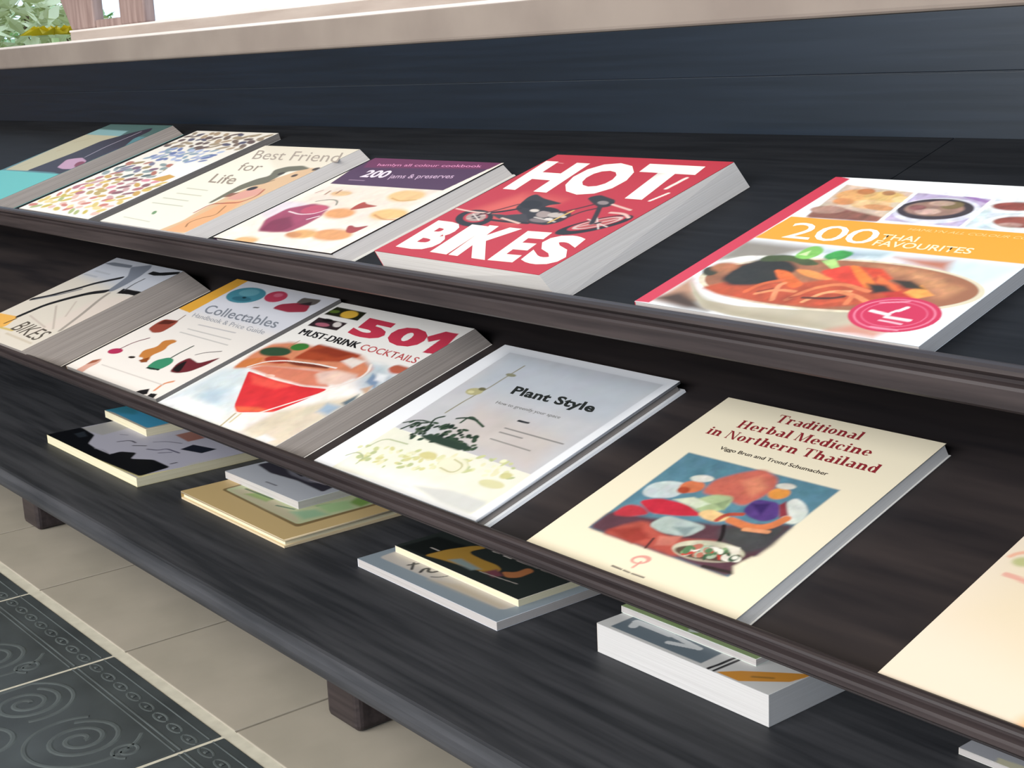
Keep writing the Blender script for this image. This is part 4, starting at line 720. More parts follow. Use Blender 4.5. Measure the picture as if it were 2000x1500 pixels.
  ('e','c04840',0.8,[141.3,48.5,-4.0,0.3,-0.2,-2.9]),('e','5a7a58',0.8,[146.0,52.4,-0.3,3.6,-1.4,-0.1]),
  ('e','b87060',0.8,[147.3,54.5,-1.4,2.4,-2.3,-1.4]),('e','88a078',0.8,[139.5,54.1,-3.4,0.9,-0.6,-2.2]),('e','e8e4d8',0.8,[125.6,42.4,0.9,2.3,-2.8,1.2]),
  ('e','c04840',0.8,[142.8,48.4,2.1,0.2,-0.1,1.5]),('e','a8b8a0',0.8,[128.2,49.7,-1.6,4.2,-2.1,-0.8]),('e','88a078',0.8,[122.6,48.5,-3.5,0.2,-0.1,-1.4]),
  ('e','d8d8c8',0.8,[133.4,48.4,-3.7,2.5,-1.7,-2.5]),('e','c04840',0.8,[120.3,42.9,-0.1,2.0,-1.5,-0.1]),
  ('e','3c5a44',0.8,[131.5,43.1,-2.1,3.9,-1.1,-0.6]),('e','e8e4d8',0.8,[119.4,45.9,2.7,3.3,-2.4,2.0]),('e','b87060',0.8,[145.9,50.4,2.6,3.0,-2.2,1.9]),
  ('e','a8b8a0',0.8,[125.9,43.4,0.1,3.6,-1.7,0.0]),('e','b87060',0.8,[118.4,47.9,0.1,2.9,-1.3,0.0]),('e','88a078',0.8,[116.3,40.7,3.6,0.3,-0.2,2.6]),
  ('e','d8d8c8',0.8,[128.0,47.0,1.0,4.1,-2.3,0.6]),('e','b87060',0.8,[123.3,42.0,-1.4,2.7,-1.3,-0.7]),('e','88a078',0.8,[115.2,40.5,-1.7,1.6,-0.9,-0.9]),
  ('e','a8b8a0',0.8,[124.5,49.4,-1.7,2.6,-2.0,-1.3]),('e','5a7a58',0.8,[114.4,43.2,1.1,1.2,-1.5,1.3]),('e','5a7a58',0.8,[143.5,47.8,-2.4,3.3,-1.7,-1.2]),
  ('e','a8b8a0',0.8,[126.0,43.4,1.7,2.6,-2.5,1.6]),('e','3c5a44',0.8,[140.3,51.4,1.6,3.5,-1.2,0.6]),('e','d8d8c8',0.8,[117.7,44.9,2.2,0.5,-0.6,3.0]),
  ('e','b87060',0.8,[127.2,42.7,2.0,1.4,-1.6,2.4]),('e','e8e4d8',0.8,[152.4,49.3,-3.4,1.1,-0.9,-2.9]),('e','a8b8a0',0.8,[135.6,44.5,-1.6,1.7,-2.3,-2.2]),
  ('e','e8e4d8',0.8,[143.9,48.3,-1.3,2.4,-2.2,-1.2]),('e','e8e4d8',0.8,[131.7,51.4,4.3,0.3,-0.2,2.8]),('e','e8e4d8',0.8,[130.0,50.6,2.5,2.5,-1.2,1.3]),
  ('e','b87060',0.8,[119.2,49.0,2.4,3.3,-2.6,1.9]),('e','3c5a44',0.8,[146.3,51.1,-3.6,0.7,-0.4,-1.9]),('e','d8d8c8',0.8,[147.4,52.7,-1.9,3.9,-1.9,-0.9]),
  ('e','5a7a58',0.8,[140.8,54.7,0.1,3.3,-1.2,0.0]),('e','5a7a58',0.8,[132.2,47.5,2.9,0.4,-0.4,2.8]),('e','5a7a58',0.8,[136.3,49.5,-1.6,0.6,-1.1,-2.8]),
  ('e','e8e4d8',0.8,[146.8,47.1,4.4,0.2,-0.1,2.7]),('e','5a7a58',0.8,[129.0,48.0,-0.8,2.2,-1.2,-0.4]),('e','3c5a44',0.8,[150.1,49.4,1.2,3.7,-2.9,1.0]),
  ('e','c04840',0.8,[129.3,48.7,-4.1,1.5,-1.1,-2.8]),('e','e8e4d8',0.8,[137.1,51.4,1.4,1.5,-2.4,2.1]),('e','5a7a58',0.8,[132.6,45.8,2.2,0.2,-0.1,1.6]),
  ('e','c04840',0.8,[118.2,40.5,3.1,3.0,-1.3,1.3]),('e','5a7a58',0.8,[114.8,46.3,-1.5,1.3,-1.6,-1.8]),('e','5a7a58',0.8,[115.3,43.2,-1.8,3.9,-2.5,-1.2]),
  ('e','5a7a58',0.8,[117.9,46.7,-2.0,0.9,-0.5,-1.2]),('e','e8e4d8',0.8,[150.5,50.2,-0.2,2.0,-2.1,-0.2]),('e','a8b8a0',0.8,[129.0,49.4,0.1,2.5,-2.9,0.1]),
  ('e','5a7a58',0.8,[129.4,48.9,2.4,1.2,-1.2,2.4]),('p','e0dccc',1.2,[135.9,58.4,146.0,60.3,151.2,54.3,144.8,52.7]),
  ('l','3a3030',3,0.8,[137.8,34.2,160.6,37.0]),('p','ede3c9',2,[155.6,42.7,159.7,55.6,165.1,58.1,165.5,31.3]),
  ('n',10,0.09,8,[28.3,139.0,163.4,140.7,160.6,32.1,30.5,33.6]),('e','dc9c90',0.8,[94.3,21.4,7.0,1.6,-0.2,5.0]),
  ('e','ede3c9',0.8,[94.1,20.7,4.3,0.9,-0.2,2.8]),('l','dc9c90',2,0.6,[95.5,12.6,96.2,19.5]),('l','6a6258',1.4,0.5,[81.0,7.7,90.0,7.4]),
  ('l','6a6258',1.4,0.5,[92.2,7.4,97.7,7.2]),('l','6a6258',1.4,0.5,[99.9,7.2,110.6,7.4]),], [
  ('Traditional','8b2a31',[60.2,197.5,76.2,0.5,-1.1,10.3],'serif'),
  ('Herbal Medicine','8b2a31',[37.6,180.7,118.3,1.8,-1.2,10.3],'serif'),
  ('in Northern Thailand','8b2a31',[20.6,165.2,152.5,1.4,-1.3,10.3],'serif'),
  ('Viggo Brun and Trond Schumacher','3c342e',[47.0,151.1,96.7,0.5,-0.4,4.0],0.015),
 ]),
 'M6': ('e6d8c4', [
  ('p','e4d4b8',30,[8.7,62.0,13.7,117.3,54.8,102.4,61.7,41.7]),('e','b9ba86',2,[12.9,117.8,5.8,0.9,-0.3,4.6]),
  ('l','e6b096',3,1,[3.8,119.5,5.6,123.5,11.4,128.1]),('l','e0a898',4,1,[11.0,103.7,18.0,103.5,28.6,101.4]),
  ('p','f0b988',6,[82.8,-3.3,80.4,5.0,84.5,13.1,93.2,-1.4]),], [
 ]),
 'P1': ('bbbac8', [
  ('p','d5cb98',0.6,[3.4,-9.5,298.4,2.6,334.8,167.1,239.6,144.5,319.1,168.5,310.1,158.7,288.4,7.0,13.9,-4.5]),
  ('p','b0afae',3,[4.0,44.7,0.2,95.1,55.2,97.8,63.6,53.4]),('p','c0bebc',6,[286.2,76.2,300.7,167.5,323.2,164.4,305.8,49.5]),
  ('p','111318',1.5,[12.2,-78.9,19.1,-8.6,291.6,5.6,282.6,50.2,234.4,50.1,207.6,30.9,186.6,48.9,163.7,36.1,166.5,20.9,124.5,19.2,91.1,22.3,55.3,45.9,1.2,49.6,-43.4,30.0,-71.9,-50.5]),
  ('p','2a3038',2,[26.1,28.6,23.6,44.2,53.6,35.7,52.0,25.5]),('l','9c9ba8',1.6,0.8,[123.2,18.0,134.3,23.9,166.5,20.9]),
  ('p','1d2230',1,[215.1,96.0,206.6,118.6,251.0,130.3,253.8,107.2]),('p','9c6a60',2,[141.9,123.9,140.7,150.9,187.3,145.8,187.5,120.6]),
  ('l','4c4a5c',3,1,[113.9,53.9,119.8,69.5,137.8,68.8]),('l','3a3a48',3,1,[148.8,60.3,163.3,71.8]),
  ('l','55536a',3,1,[180.3,65.9,198.0,73.9,196.9,85.1,230.3,87.3]),('l','55536a',2,1,[153.4,87.2,163.7,100.7,188.8,110.8]),
  ('l','55536a',2.5,1,[209.7,68.5,219.7,81.6]),('l','2c2c36',3,1,[269.7,57.2,269.8,64.9]),('l','77758a',2,1,[79.7,72.3,91.2,78.3]),], [
 ]),
 'P1b': ('cfc6b2', [
  ('p','4aa2c8',0.8,[-6.9,-0.7,-9.7,27.2,-19.4,70.3,141.3,46.1,146.2,3.7,19.7,4.2]),('p','3f8ca2',8,[-6.9,-0.7,-33.2,36.5,-3.7,63.8,59.9,22.2,35.7,9.2]),], [
 ]),
 'P2': ('cfb480', [
  ('p','85704a',0.8,[30.8,37.0,26.4,98.9,100.7,161.1,215.8,139.9,217.7,30.5]),('p','c4cba0',1,[34.2,40.3,32.1,95.8,105.0,156.7,210.3,136.6,210.0,35.8]),
  ('p','c8c0a0',4,[41.1,43.4,57.0,71.8,144.5,56.5,187.2,48.2,207.5,38.0,137.7,37.5]),('p','98b26a',4,[67.3,47.9,75.1,62.0,110.5,62.5,112.4,51.4]),
  ('l','4a6a44',3,1,[50.2,58.7,84.1,60.4,109.4,61.4]),('p','7ea452',5,[186.0,114.8,174.4,135.8,203.5,137.7,208.6,117.4]),
  ('p','9cc09a',6,[166.1,52.3,179.3,77.2,205.5,77.8,200.1,48.7]),('l','5a7a64',3,1,[170.3,84.2,174.2,98.6]),('l','587a60',3,1,[133.8,52.7,161.2,60.0]),
  ('p','a8c890',5,[167.2,84.4,177.9,119.9,207.2,109.9,201.7,80.1]),], [
 ]),
 'P2b': ('c2c6ce', [
  ('p','3d3b45',2,[4.6,41.3,8.8,67.4,56.3,66.6,151.0,70.4,162.1,37.8,100.5,40.6,48.3,34.3]),
  ('p','7d7c86',3,[34.7,61.4,81.0,60.8,139.8,60.1,118.6,47.1,74.1,47.4]),('l','6f7078',2.5,1,[77.7,12.7,100.3,13.5]),
  ('l','2a2830',4,1,[56.3,59.5,89.1,54.3]),('l','b0a8b0',2.5,1,[109.6,52.5,141.9,55.3]),], [
 ]),
 'P3': ('93a0aa', [
  ('p','ccc5be',1.5,[12.9,17.4,9.5,46.0,84.0,56.3,210.9,48.5,208.9,20.4]),('p','c9bba6',6,[99.5,17.8,133.0,30.4,205.0,28.3,203.1,21.6]),
  ('l','33343a',3,0.6,[52.4,25.3,56.3,34.6]),('l','33343a',3,0.6,[51.5,32.8,64.8,21.0]),
  ('l','2c2d33',3.5,0.6,[77.3,22.5,71.8,30.6,74.9,35.3,80.7,28.6,85.9,30.0,87.2,35.0]),('l','55555a',2,0.6,[94.9,22.8,101.1,26.8,104.4,35.4]),], [
 ]),
 'P3b': ('2d3331', [
  ('p','1c201f',3,[7.0,2.5,9.1,46.7,74.8,52.6,49.7,4.6]),
  ('p','b28a3e',1.5,[45.0,4.4,47.7,30.2,58.0,56.2,73.6,66.0,68.4,43.3,76.0,39.4,96.0,38.6,117.8,39.5,131.9,34.7,133.8,22.2,120.9,18.3,92.3,13.8,67.1,9.6]),
  ('p','8b9b99',3,[72.1,14.6,78.8,25.2,116.3,21.7,111.1,13.7]),
  ('p','2c3230',2,[69.4,44.3,74.3,63.7,104.7,65.3,139.3,61.1,142.1,39.7,118.8,40.5,92.8,39.3]),
  ('p','b4744a',1.5,[134.4,31.9,146.1,40.0,144.7,56.8,157.0,54.7,159.2,33.2,150.1,25.0]),('p','7a4650',3,[122.9,20.2,127.0,32.5,144.3,26.0,140.6,17.0]),
  ('l','c4bcb4',1.6,0.5,[31.6,22.3,44.8,22.6]),('l','cfc8c0',2,0.5,[85.1,60.0,94.5,60.8]),('l','cfc8c0',2,0.5,[102.3,60.1,113.6,60.2]),
  ('l','b8b0a8',1.4,0.5,[122.2,60.5,153.5,61.9]),('l','b8b0a8',1.4,0.5,[158.4,61.5,187.0,64.0]),('l','b0a8a0',1.4,0.5,[120.0,17.3,170.3,22.8]),], [
 ]),
 'P4': ('dcdcda', [
  ('p','6e7c86',0.6,[13.5,3.2,12.4,31.0,114.5,29.0,115.9,3.9]),('l','dfe3e4',8,0.4,[26.6,16.5,23.2,24.1]),('l','dfe3e4',8,0.4,[22.3,24.9,61.6,25.7]),
  ('l','dfe3e4',6,0.4,[70.4,14.0,95.6,22.9]),('l','dfe3e4',6,0.4,[66.1,26.1,95.9,22.6]),('l','26262a',3,0.3,[126.2,1.1,127.5,30.8]),
  ('l','26262a',2.4,0.3,[131.8,1.0,132.1,30.3]),('p','db973e',0.6,[134.4,1.4,146.5,16.1,172.9,38.1,189.7,51.1,184.7,27.5,157.1,1.4]),
  ('l','a87838',3,1,[159.5,14.6,171.5,23.5]),], [
 ]),
 'P4b': ('a7bd88', [
  ('p','8fae6c',4,[-4.2,8.5,61.3,13.0,89.7,0.4,34.0,6.9]),('p','e0eadf',0.6,[72.8,7.9,83.3,10.3,85.7,4.5,78.1,0.9]),], [
 ]),
 'P5': ('b2b4bb', [
  ('p','d8d4b8',0.8,[26.6,7.1,47.6,8.7,80.8,-5.2,32.1,-7.7]),], [
 ]),
}

def smooth(d, s):                   # inside coverage from a signed distance (negative inside)
    t = np.clip(.5 - d / max(2 * s, 1e-3), 0, 1)
    return t * t * (3 - 2 * t)

def rounded(P, cut, closed=True):    # cut the corners of an outline, at most cut millimetres back
    Q = np.roll(P, -1, 0); L_ = np.hypot(*(Q - P).T)[:, None]
    f = np.minimum(.25, cut / np.maximum(L_, 1e-6))
    R_ = np.stack([P + (Q - P) * f, Q + (P - Q) * f], 1).reshape(-1, 2)
    return R_ if closed else np.concatenate([P[:1], R_[1:-3], P[-1:]])

def seg_dist(X, Y, ax, ay, bx, by):
    dx, dy = bx - ax, by - ay
    t = np.clip(((X - ax) * dx + (Y - ay) * dy) / (dx * dx + dy * dy + 1e-9), 0, 1)
    return np.hypot(X - ax - t * dx, Y - ay - t * dy)

def paint(W, H, base, art, cell):
    nx, ny = max(2, int(round(W / cell))) + 1, max(2, int(round(H / cell))) + 1
    gx, gy = np.meshgrid(np.linspace(0, W, nx), np.linspace(0, H, ny))
    img = np.empty((ny, nx, 3)); img[:] = lin(base)
    def put(col, cov, sl):
        img[sl] += (np.array(lin(col)) - img[sl]) * cov[..., None]
    def window(x0, x1, y0, y1):
        i0 = max(0, int((x0) / W * (nx - 1))); i1 = min(nx, int(x1 / W * (nx - 1)) + 2)
        j0 = max(0, int((y0) / H * (ny - 1))); j1 = min(ny, int(y1 / H * (ny - 1)) + 2)
        return (slice(j0, j1), slice(i0, i1)) if i1 > i0 and j1 > j0 else None
    def ell(col, soft, cx, cy, ax, ay, bx, by):
        ex, ey = math.hypot(ax, bx) + soft * 2, math.hypot(ay, by) + soft * 2
        sl = window(cx - ex, cx + ex, cy - ey, cy + ey)
        det = ax * by - ay * bx
        if sl is None or abs(det) < 1e-6: return
        X, Y = gx[sl] - cx, gy[sl] - cy
        p = (X * by - Y * bx) / det; q = (Y * ax - X * ay) / det
        r = np.hypot(p, q); sc = np.hypot(X, Y) / np.maximum(r, 1e-6)
        put(col, smooth((r - 1) * np.where(r < 1e-3, 5, sc), soft), sl)
    for a in art:
        if a[0] == 'p':
            P = np.array(a[3]).reshape(-1, 2); s = a[2]
            if s >= .8 and len(P) > 4: P = rounded(rounded(P, 3.0), 1.2)
            sl = window(P[:, 0].min() - 2 * s, P[:, 0].max() + 2 * s, P[:, 1].min() - 2 * s, P[:, 1].max() + 2 * s)
            if sl is None: continue
            X, Y = gx[sl], gy[sl]; d = np.full(X.shape, 1e9); ins = np.zeros(X.shape, bool)
            for k in range(len(P)):
                (x0, y0), (x1, y1) = P[k - 1], P[k]
                d = np.minimum(d, seg_dist(X, Y, x0, y0, x1, y1))
                if y0 != y1:
                    ins ^= ((y0 > Y) != (y1 > Y)) & (X < (x1 - x0) * (Y - y0) / (y1 - y0) + x0)
            put(a[1], smooth(np.where(ins, -d, d), s), sl)
        elif a[0] == 'l':
            P = np.array(a[4]).reshape(-1, 2); w = a[2] / 2; s = a[3]; m = w + 2 * s
            if len(P) > 2: P = rounded(rounded(P, 5.0, False), 2.0, False)
            sl = window(P[:, 0].min() - m, P[:, 0].max() + m, P[:, 1].min() - m, P[:, 1].max() + m)
            if sl is None: continue
            d = np.full(gx[sl].shape, 1e9)
            for k in range(len(P) - 1): d = np.minimum(d, seg_dist(gx[sl], gy[sl], *P[k], *P[k + 1]))
            put(a[1], smooth(d - w, s), sl)
        elif a[0] == 'e':
            ell(a[1], a[2], *a[3])
        elif a[0] == 'n':           # mottled printing of a photograph inside an outline
            P = np.array(a[4]).reshape(-1, 2)
            sl = window(P[:, 0].min(), P[:, 0].max(), P[:, 1].min(), P[:, 1].max())
            if sl is None: continue
            X, Y = gx[sl], gy[sl]; d = np.full(X.shape, 1e9); ins = np.zeros(X.shape, bool)
            for k in range(len(P)):
                (x0, y0), (x1, y1) = P[k - 1], P[k]
                d = np.minimum(d, seg_dist(X, Y, x0, y0, x1, y1))
                if y0 != y1:
                    ins ^= ((y0 > Y) != (y1 > Y)) & (X < (x1 - x0) * (Y - y0) / (y1 - y0) + x0)
            cov = smooth(np.where(ins, -d, d), 2.0); rs = np.random.RandomState(a[1]); f = np.zeros(X.shape + (3,))
            for o_ in range(3):
                g = a[3] / 2 ** o_; n1, n2 = int(W / g) + 3, int(H / g) + 3
                G = rs.normal(size=(n2, n1, 1)) * .8 + rs.normal(size=(n2, n1, 3)) * .2
                px, py = np.clip(X / g, 0, n1 - 2.001), np.clip(Y / g, 0, n2 - 2.001); i, j = px.astype(int), py.astype(int)
                fx, fy = (px - i)[..., None], (py - j)[..., None]; fx = fx * fx * (3 - 2 * fx); fy = fy * fy * (3 - 2 * fy)
                f += .6 ** o_ * ((G[j, i] * (1 - fx) + G[j, i + 1] * fx) * (1 - fy) + (G[j + 1, i] * (1 - fx) + G[j + 1, i + 1] * fx) * fy)
            img[sl] = np.clip(img[sl] * np.exp(a[2] * f * cov[..., None]), 0, .92)
        elif a[0] == 'r':           # rows of little scattered pictures
            rnd = random.Random(a[1]); x0, x1, y0, y1 = a[2]; cols = a[5].split()
            for i in range(a[3]):
                for j in range(a[4]):
                    cx = x0 + (x1 - x0) * (i + .5 + rnd.uniform(-.25, .25)) / a[3]; cy = y0 + (y1 - y0) * (j + .5 + rnd.uniform(-.25, .25)) / a[4]
                    w = (x1 - x0) / a[3] * rnd.uniform(.34, .58); h = (y1 - y0) / a[4] * rnd.uniform(.3, .52); t = rnd.uniform(-.6, .6)
                    ell(rnd.choice(cols), 1.7, cx, cy, w * math.cos(t), w * math.sin(t), -h * math.sin(t), h * math.cos(t))
    return nx, ny, gx, gy, img

def printed_sheet(name, W, H, z0, z1, base, art, edge_col, parent, cell):
    """a cover: printed top as a fine grid, plain edges and underside (metres)"""
    nx, ny, gx, gy, img = paint(W * 1000, H * 1000, base, art, cell)
    n = nx * ny
    v = np.empty((n + 8, 3)); v[:n, 0] = gx.ravel() / 1000; v[:n, 1] = gy.ravel() / 1000; v[:n, 2] = z1
    v[n:] = [(0, 0, z0), (W, 0, z0), (W, H, z0), (0, H, z0), (0, 0, z1), (W, 0, z1), (W, H, z1), (0, H, z1)]
    idx = np.arange(n).reshape(ny, nx)
    quads = np.stack([idx[:-1, :-1], idx[:-1, 1:], idx[1:, 1:], idx[1:, :-1]], -1).reshape(-1, 4)
    sides = np.array([(3, 2, 1, 0), (0, 1, 5, 4), (1, 2, 6, 5), (2, 3, 7, 6), (3, 0, 4, 7)]) + n
    F = np.concatenate([quads, sides])
    me = bpy.data.meshes.new(name)
    me.vertices.add(len(v)); me.vertices.foreach_set('co', v.ravel().astype(np.float32))
    me.loops.add(F.size); me.loops.foreach_set('vertex_index', F.ravel().astype(np.int32))
    me.polygons.add(len(F)); me.polygons.foreach_set('loop_start', np.arange(0, F.size, 4, dtype=np.int32))
    me.update(calc_edges=True); me.validate()
    ca = me.color_attributes.new('print', 'FLOAT_COLOR', 'POINT')
    c = np.ones((len(v), 4)); c[:n, :3] = img.reshape(-1, 3); c[n:, :3] = lin(edge_col)
    ca.data.foreach_set('color', c.ravel().astype(np.float32))
    me.materials.append(M_ART)
    o = bpy.data.objects.new(name, me); COL.objects.link(o); o.parent = parent
    return o

# small seriffed alphabet drawn as strokes: x advance, then stems, arcs and serifs (unit cap height)
def glyph(ch):
    S = .20; T_ = .07              # heavy stems, thin serifs
    R = []                          # polygons
    def stem(x, y0, y1, w=S, foot=True, head=True, hl=False):
        R.append([(x, y0), (x + w, y0), (x + w, y1), (x, y1)])
        if foot: R.append([(x - .07, y0), (x + w + .07, y0), (x + w + .07, y0 + T_), (x - .07, y0 + T_)])
        if head: R.append([(x - .08, y1 - T_), (x + w + (.08 if hl else 0), y1 - T_), (x + w + (.08 if hl else 0), y1), (x - .08, y1)])
    def arc(cx, cy, rx, ry, a0, a1, wx=S, wy=.06, n=14):
        o = []; i = []
        for k in range(n + 1):
            a = math.radians(a0 + (a1 - a0) * k / n)
            o.append((cx + rx * math.cos(a), cy + ry * math.sin(a))); i.append((cx + (rx - wx) * math.cos(a), cy + (ry - wy) * math.sin(a)))
        for k in range(n): R.append([o[k], o[k + 1], i[k + 1], i[k]])
    def bar(x0, y0, x1, y1): R.append([(x0, y0), (x1, y0), (x1, y1), (x0, y1)])
    def dia(x0, y0, x1, y1, w): R.append([(x0, y0), (x0 + w, y0), (x1 + w, y1), (x1, y1)])
    X = .68                         # x height
    if ch == 'T': stem(.30, 0, 1, .19, True, False); bar(0, .93, .79, 1); bar(0, .76, .05, 1); bar(.74, .76, .79, 1); w = .82
    elif ch == 'H': stem(.08, 0, 1, .19, True, True, True); stem(.60, 0, 1, .19, True, True, True); bar(.2, .47, .65, .54); w = .92
    elif ch == 'N': stem(.10, 0, 1, .06, True, True); stem(.72, 0, 1, .06, False, True, True); dia(.66, 0, .10, 1, .16); w = .90
    elif ch == 'M': stem(.10, 0, 1, .06, True, True); stem(.80, 0, 1, .19, True, True, True); dia(.44, 0, .10, 1, .16); dia(.46, 0, .80, 1, .06); w = 1.10
    elif ch == 'i': stem(.09, 0, X, S, True, True); arc(.175, .88, .095, .095, 0, 360, .094, .094); w = .36
    elif ch == 'l': stem(.09, 0, 1, S, True, True); w = .36
    elif ch == 't': stem(.12, .08, .86, S, False, False); bar(0, X - .06, .42, X); arc(.30, .14, .18, .14, 180, 300, .15, .06); w = .44
    elif ch == 'r': stem(.09, 0, X, S, True, True); arc(.42, X - .16, .20, .16, 60, 170, .06, .08); arc(.46, X - .10, .075, .075, 0, 360, .074, .074); w = .58
    elif ch in 'nh':
        stem(.09, 0, X if ch == 'n' else 1, S, True, True); stem(.47, 0, X - .16, S, True, False); arc(.44, X - .20, .20, .20, 0, 165, S, .08); w = .76
    elif ch == 'o': arc(.31, X / 2, .30, X / 2, 0, 360); w = .64
    elif ch == 'c': arc(.31, X / 2, .30, X / 2, 50, 320); arc(.46, X - .16, .08, .08, 0, 360, .079, .079); w = .58
    elif ch == 'e': arc(.31, X / 2, .30, X / 2, 0, 320); bar(.1, X / 2 - .03, .60, X / 2 + .03); w = .62
    elif ch == 'd': arc(.30, X / 2, .29, X / 2, 20, 340); stem(.42, 0, 1, S, False, True); bar(.42, 0, .66, T_); w = .68
    elif ch == 'b': arc(.38, X / 2, .29, X / 2, -160, 160); stem(.09, 0, 1, S, False, True); w = .70
    elif ch == 'a': stem(.38, 0, X - .14, S, False, False); arc(.32, X - .18, .23, .18, 0, 150, S, .07); arc(.27, .18, .25, .19, 40, 330, S, .06); bar(.38, 0, .62, T_); w = .64
    else: w = .34
    return R, w

FONT_JOBS = []
def lettering(cover, item, z):
    s, col, (ox, oy, ax, ay, bx, by), bold = item
    if bold == 'serif':
        polys = []; x = 0
        for ch in s:
            R, w = glyph(ch)
            polys += [[(px + x, py) for px, py in r] for r in R]; x += w + (.05 if ch != ' ' else 0)
        v = []; f = []
        for k, r in enumerate(polys):
            n0 = len(v); dz = z + 4e-6 * (k % 5)
            pts = [(ox + ax * px / x + bx * py, oy + ay * px / x + by * py) for px, py in r]
            area2 = sum(pts[i - 1][0] * pts[i][1] - pts[i][0] * pts[i - 1][1] for i in range(len(pts)))
            if area2 < 0: pts.reverse()
            v += [(p[0] / 1000, p[1] / 1000, dz) for p in pts]; f.append(tuple(range(n0, n0 + len(pts))))
        mesh_obj('title_lettering', v, f, ink(col), cover)
        return
    cu = bpy.data.curves.new('title_lettering', 'FONT'); cu.body = s; cu.offset = bold; cu.resolution_u = 3; cu.fill_mode = 'FRONT'
    if bold > .03: cu.space_character = 1.05
    to = bpy.data.objects.new('title_lettering', cu); COL.objects.link(to)
    FONT_JOBS.append((to, cover, item, z))

def finish_lettering():
    cu = bpy.data.curves.new('cap_probe', 'FONT'); cu.body = 'H'
    pr = bpy.data.objects.new('cap_probe', cu); COL.objects.link(pr)
    bpy.context.view_layer.update()
    dg = bpy.context.evaluated_depsgraph_get()
    def grab(o):
        me = bpy.data.meshes.new_from_object(o.evaluated_get(dg)); return me
    pm = grab(pr); cap = max(v.co.y for v in pm.vertices); bpy.data.meshes.remove(pm)
    jobs = [(to, grab(to), cover, item, z) for to, cover, item, z in FONT_JOBS]
    for to, me, cover, (s, col, (ox, oy, ax, ay, bx, by), bold), z in jobs:
        bpy.data.objects.remove(to)
        n = len(me.vertices)
        co = np.empty(n * 3, np.float32); me.vertices.foreach_get('co', co); co = co.reshape(-1, 3)
        x0, x1 = co[:, 0].min(), co[:, 0].max()
        if len(s) == 1: y0, y1 = co[:, 1].min(), co[:, 1].max()
        else: y0, y1 = -bold, cap + bold
        p = (co[:, 0] - x0) / (x1 - x0); q = (co[:, 1] - y0) / (y1 - y0)
        co[:, 0] = (ox + ax * p + bx * q) / 1000; co[:, 1] = (oy + ay * p + by * q) / 1000; co[:, 2] = z
        me.vertices.foreach_set('co', co.ravel()); me.update()
        me.materials.clear(); me.materials.append(ink(col))
        me.polygons.foreach_set('material_index', np.zeros(len(me.polygons), np.int32))
        o = bpy.data.objects.new('title_lettering', me); COL.objects.link(o); o.parent = cover
    bpy.data.objects.remove(pr)

def book(key, name, label, cell=1.0, style='paper', page=None, spine='d8d0c8', edge_col='e8e4de', back=None, group=None, over=0.0, board=.0004):
    """front cover, page block, back cover and spine; origin at the lower left corner on the shelf"""
    sh, x0, W, u0, H, t, th, sx, su, tw = POSE[key]
    page = page or M_PAGE; back = back or edge_col
    if sh in K:
        c = on_shelf(sh, x0 + W / 2, u0 + H / 2, .0003); rot = Matrix.Rotation(SLOPE, 4, 'X') @ Matrix.Rotation(th, 4, 'Z')
    else:
        c = Vector((x0 + W / 2, u0 + H / 2, sx + .0002)); rot = Matrix.Rotation(th, 4, 'Z'); sx = su = 0.0
    root = empty(name)
    root.matrix_world = Matrix.Translation(c) @ rot @ Matrix.Translation((-W / 2, -H / 2, 0))
    tag(root, label, 'book', group)
    base, art, txt = ART[key]
    if style == 'hard': board = .0022; over = .003
    zt = t - board
    rk = lambda z: (sx * (1 - z / t), su * (1 - z / t))     # the block leans: lower layers slide aside
    cov = printed_sheet('front_cover', W, H, zt, t, base, art, edge_col, root, cell)
    for it in txt: lettering(cov, it, t + .00012)
    def rect(z, x0_, x1_, y0_, y1_):
        a, b = rk(z); g = tw * (1 - z / t); cg, sg = math.cos(g), math.sin(g); q = []
        for px, py in ((x0_, y0_), (x1_, y0_), (x1_, y1_), (x0_, y1_)):
            px -= W / 2; py -= H / 2; q.append((px * cg - py * sg + W / 2 + a, px * sg + py * cg + H / 2 + b, z))
        return q
    ins = .0008
    MB().skew(rect(board, ins, W - over, over, H - over), rect(zt, ins, W - over, over, H - over)).build('pages', page, root)
    MB().skew(rect(0, 0, W, 0, H), rect(board, 0, W, 0, H)).build('back_cover', edge(back), root)
    MB().skew(rect(board, 0, .0007, 0, H), rect(zt, 0, .0007, 0, H)).build('spine', edge(spine), root)
    return root

UP = 'books on the upper sloping shelf'; MID = 'books on the middle sloping shelf'; LOW = 'books on the low plank'
book('U1', 'dance_book', 'teal covered book with a dancer in black, far left on the upper shelf', 1.2, spine='4a7078', edge_col='6aa8a4', page=M_PAGE_GREY, group=UP)
book('U2', 'recipe_book', 'white book covered with rows of tiny coloured food pictures on the upper shelf', 1.1, page=M_PAGE_GREY, group=UP)
book('U3', 'paperback_book', 'cream paperback titled Best Friend for Life with a woman on its right', 1.0, group=UP)
book('U4', 'cookbook', 'cookbook with purple header, jam jar and heart biscuits on its cover', 1.0, spine='4c2c4b', edge_col='2a2426', group=UP, over=.0015, board=.0012, back='d8d4cc')  # dark edge colour paints the shadow line under the lifted cover
book('U5', 'motorcycle_book', 'thick red paperback titled HOT BIKES in big white letters', .9, spine='c12f3d', edge_col='c12f3d', back='c8c2bc', page=M_PAGE_PLUS, group=UP)
book('U6', 'cookbook', 'cookbook titled 200 Thai Favourites with orange band and noodle bowl', .9, spine='c8364c', edge_col='eef0f2', group=UP)
book('M1', 'cycling_book', 'very thick book with bicycle handlebars on its pale cover, far left on the middle shelf', 1.1, spine='c8c2b8', edge_col='d9d2c6', page=M_PAGE_GREY, group=MID)
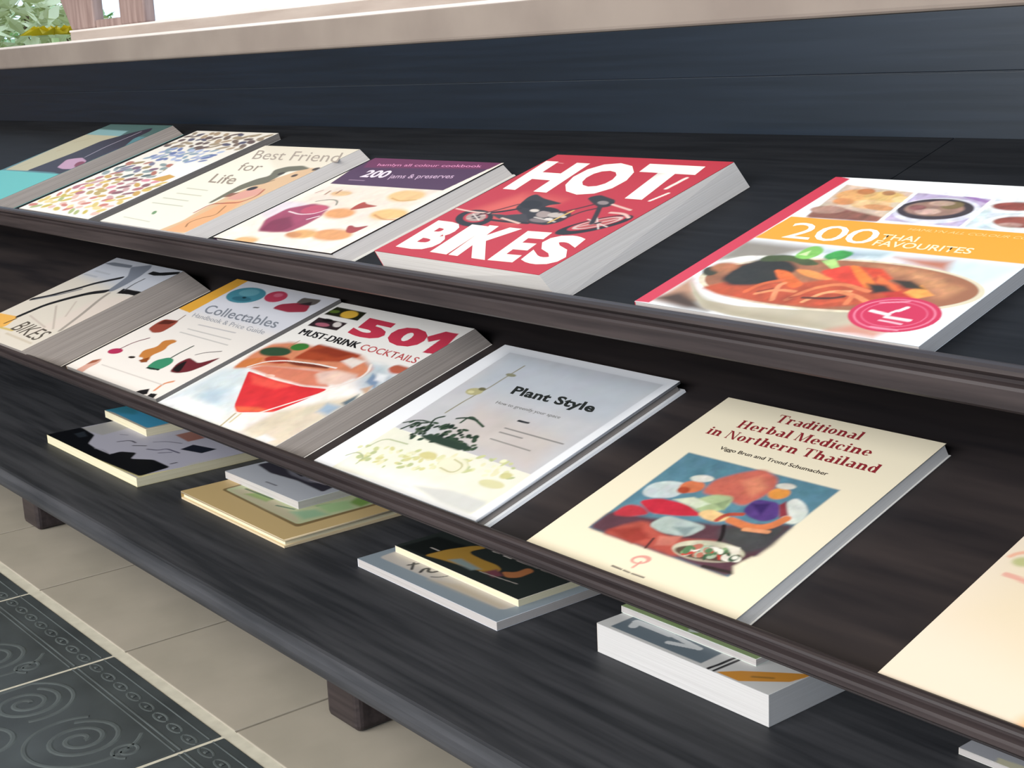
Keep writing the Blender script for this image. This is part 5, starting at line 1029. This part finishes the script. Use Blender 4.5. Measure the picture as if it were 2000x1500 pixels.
book('M2', 'price_guide_book', 'white book titled Collectables with orange strip and small antiques', 1.0, spine='e8ac42', edge_col='eee8e2', group=MID)
book('M3', 'cocktail_book', 'book titled 501 Must-Drink Cocktails with a red cocktail glass', .9, edge_col='f3f0eb', page=M_PAGE_GREY, group=MID)
book('M4', 'plant_book', 'white hardback titled Plant Style with a grey photograph of houseplants', .9, style='hard', spine='eef0f4', edge_col='eef0f4', page=M_PAGE_GREY, group=MID)
book('M5', 'herbal_book', 'cream book titled Traditional Herbal Medicine in Northern Thailand with a painting', .9, spine='ede3c9', edge_col='ede3c9', back='e6e4e0', page=M_PAGE_WHITE, over=.001, group=MID)
book('M6', 'cream_book', 'plain cream book at the right edge of the middle shelf', 1.4, spine='e6d8c4', edge_col='e6d8c4', group=MID)
book('P1', 'picture_book', 'large flat book with black silhouettes and cream border, left end of the low plank', 1.3, spine='d5cb98', edge_col='d5cb98', page=M_PAGE_CREAM, group=LOW)
book('P1b', 'small_book', 'small blue book lying on the black silhouette book', 1.4, edge_col='cfc6b2', page=M_PAGE_CREAM, group=LOW)
book('P2', 'garden_book', 'tan book with green framed picture, under the small grey book', 1.2, style='hard', spine='b79c68', edge_col='dcc8a4', page=M_PAGE_CREAM, group=LOW)
book('P2b', 'small_book', 'small grey book with dark pattern lying on the tan book', 1.3, edge_col='c8cace', group=LOW)
book('P3', 'magazine', 'blue grey book with white edges under a small dark book', 1.2, spine='dfe2ea', edge_col='dfe2ea', group=LOW)
book('P3b', 'small_book', 'small dark book with yellow shape on its cover, on the blue grey book', 1.1, edge_col='d8cfc0', page=M_PAGE_CREAM, group=LOW)
book('P4', 'manual', 'thick white paperback with slate panel and orange band on the low plank', 1.0, edge_col='cbcbc9', page=M_PAGE_WHITE, group=LOW)
book('P4b', 'booklet', 'thin green booklet lying on the thick white paperback', 1.4, edge_col='dce8dc', group=LOW)
book('P5', 'booklet', 'thin pale grey booklet at the lower right corner of the low plank', 1.6, edge_col='dcdcd4', group=LOW)
finish_lettering()
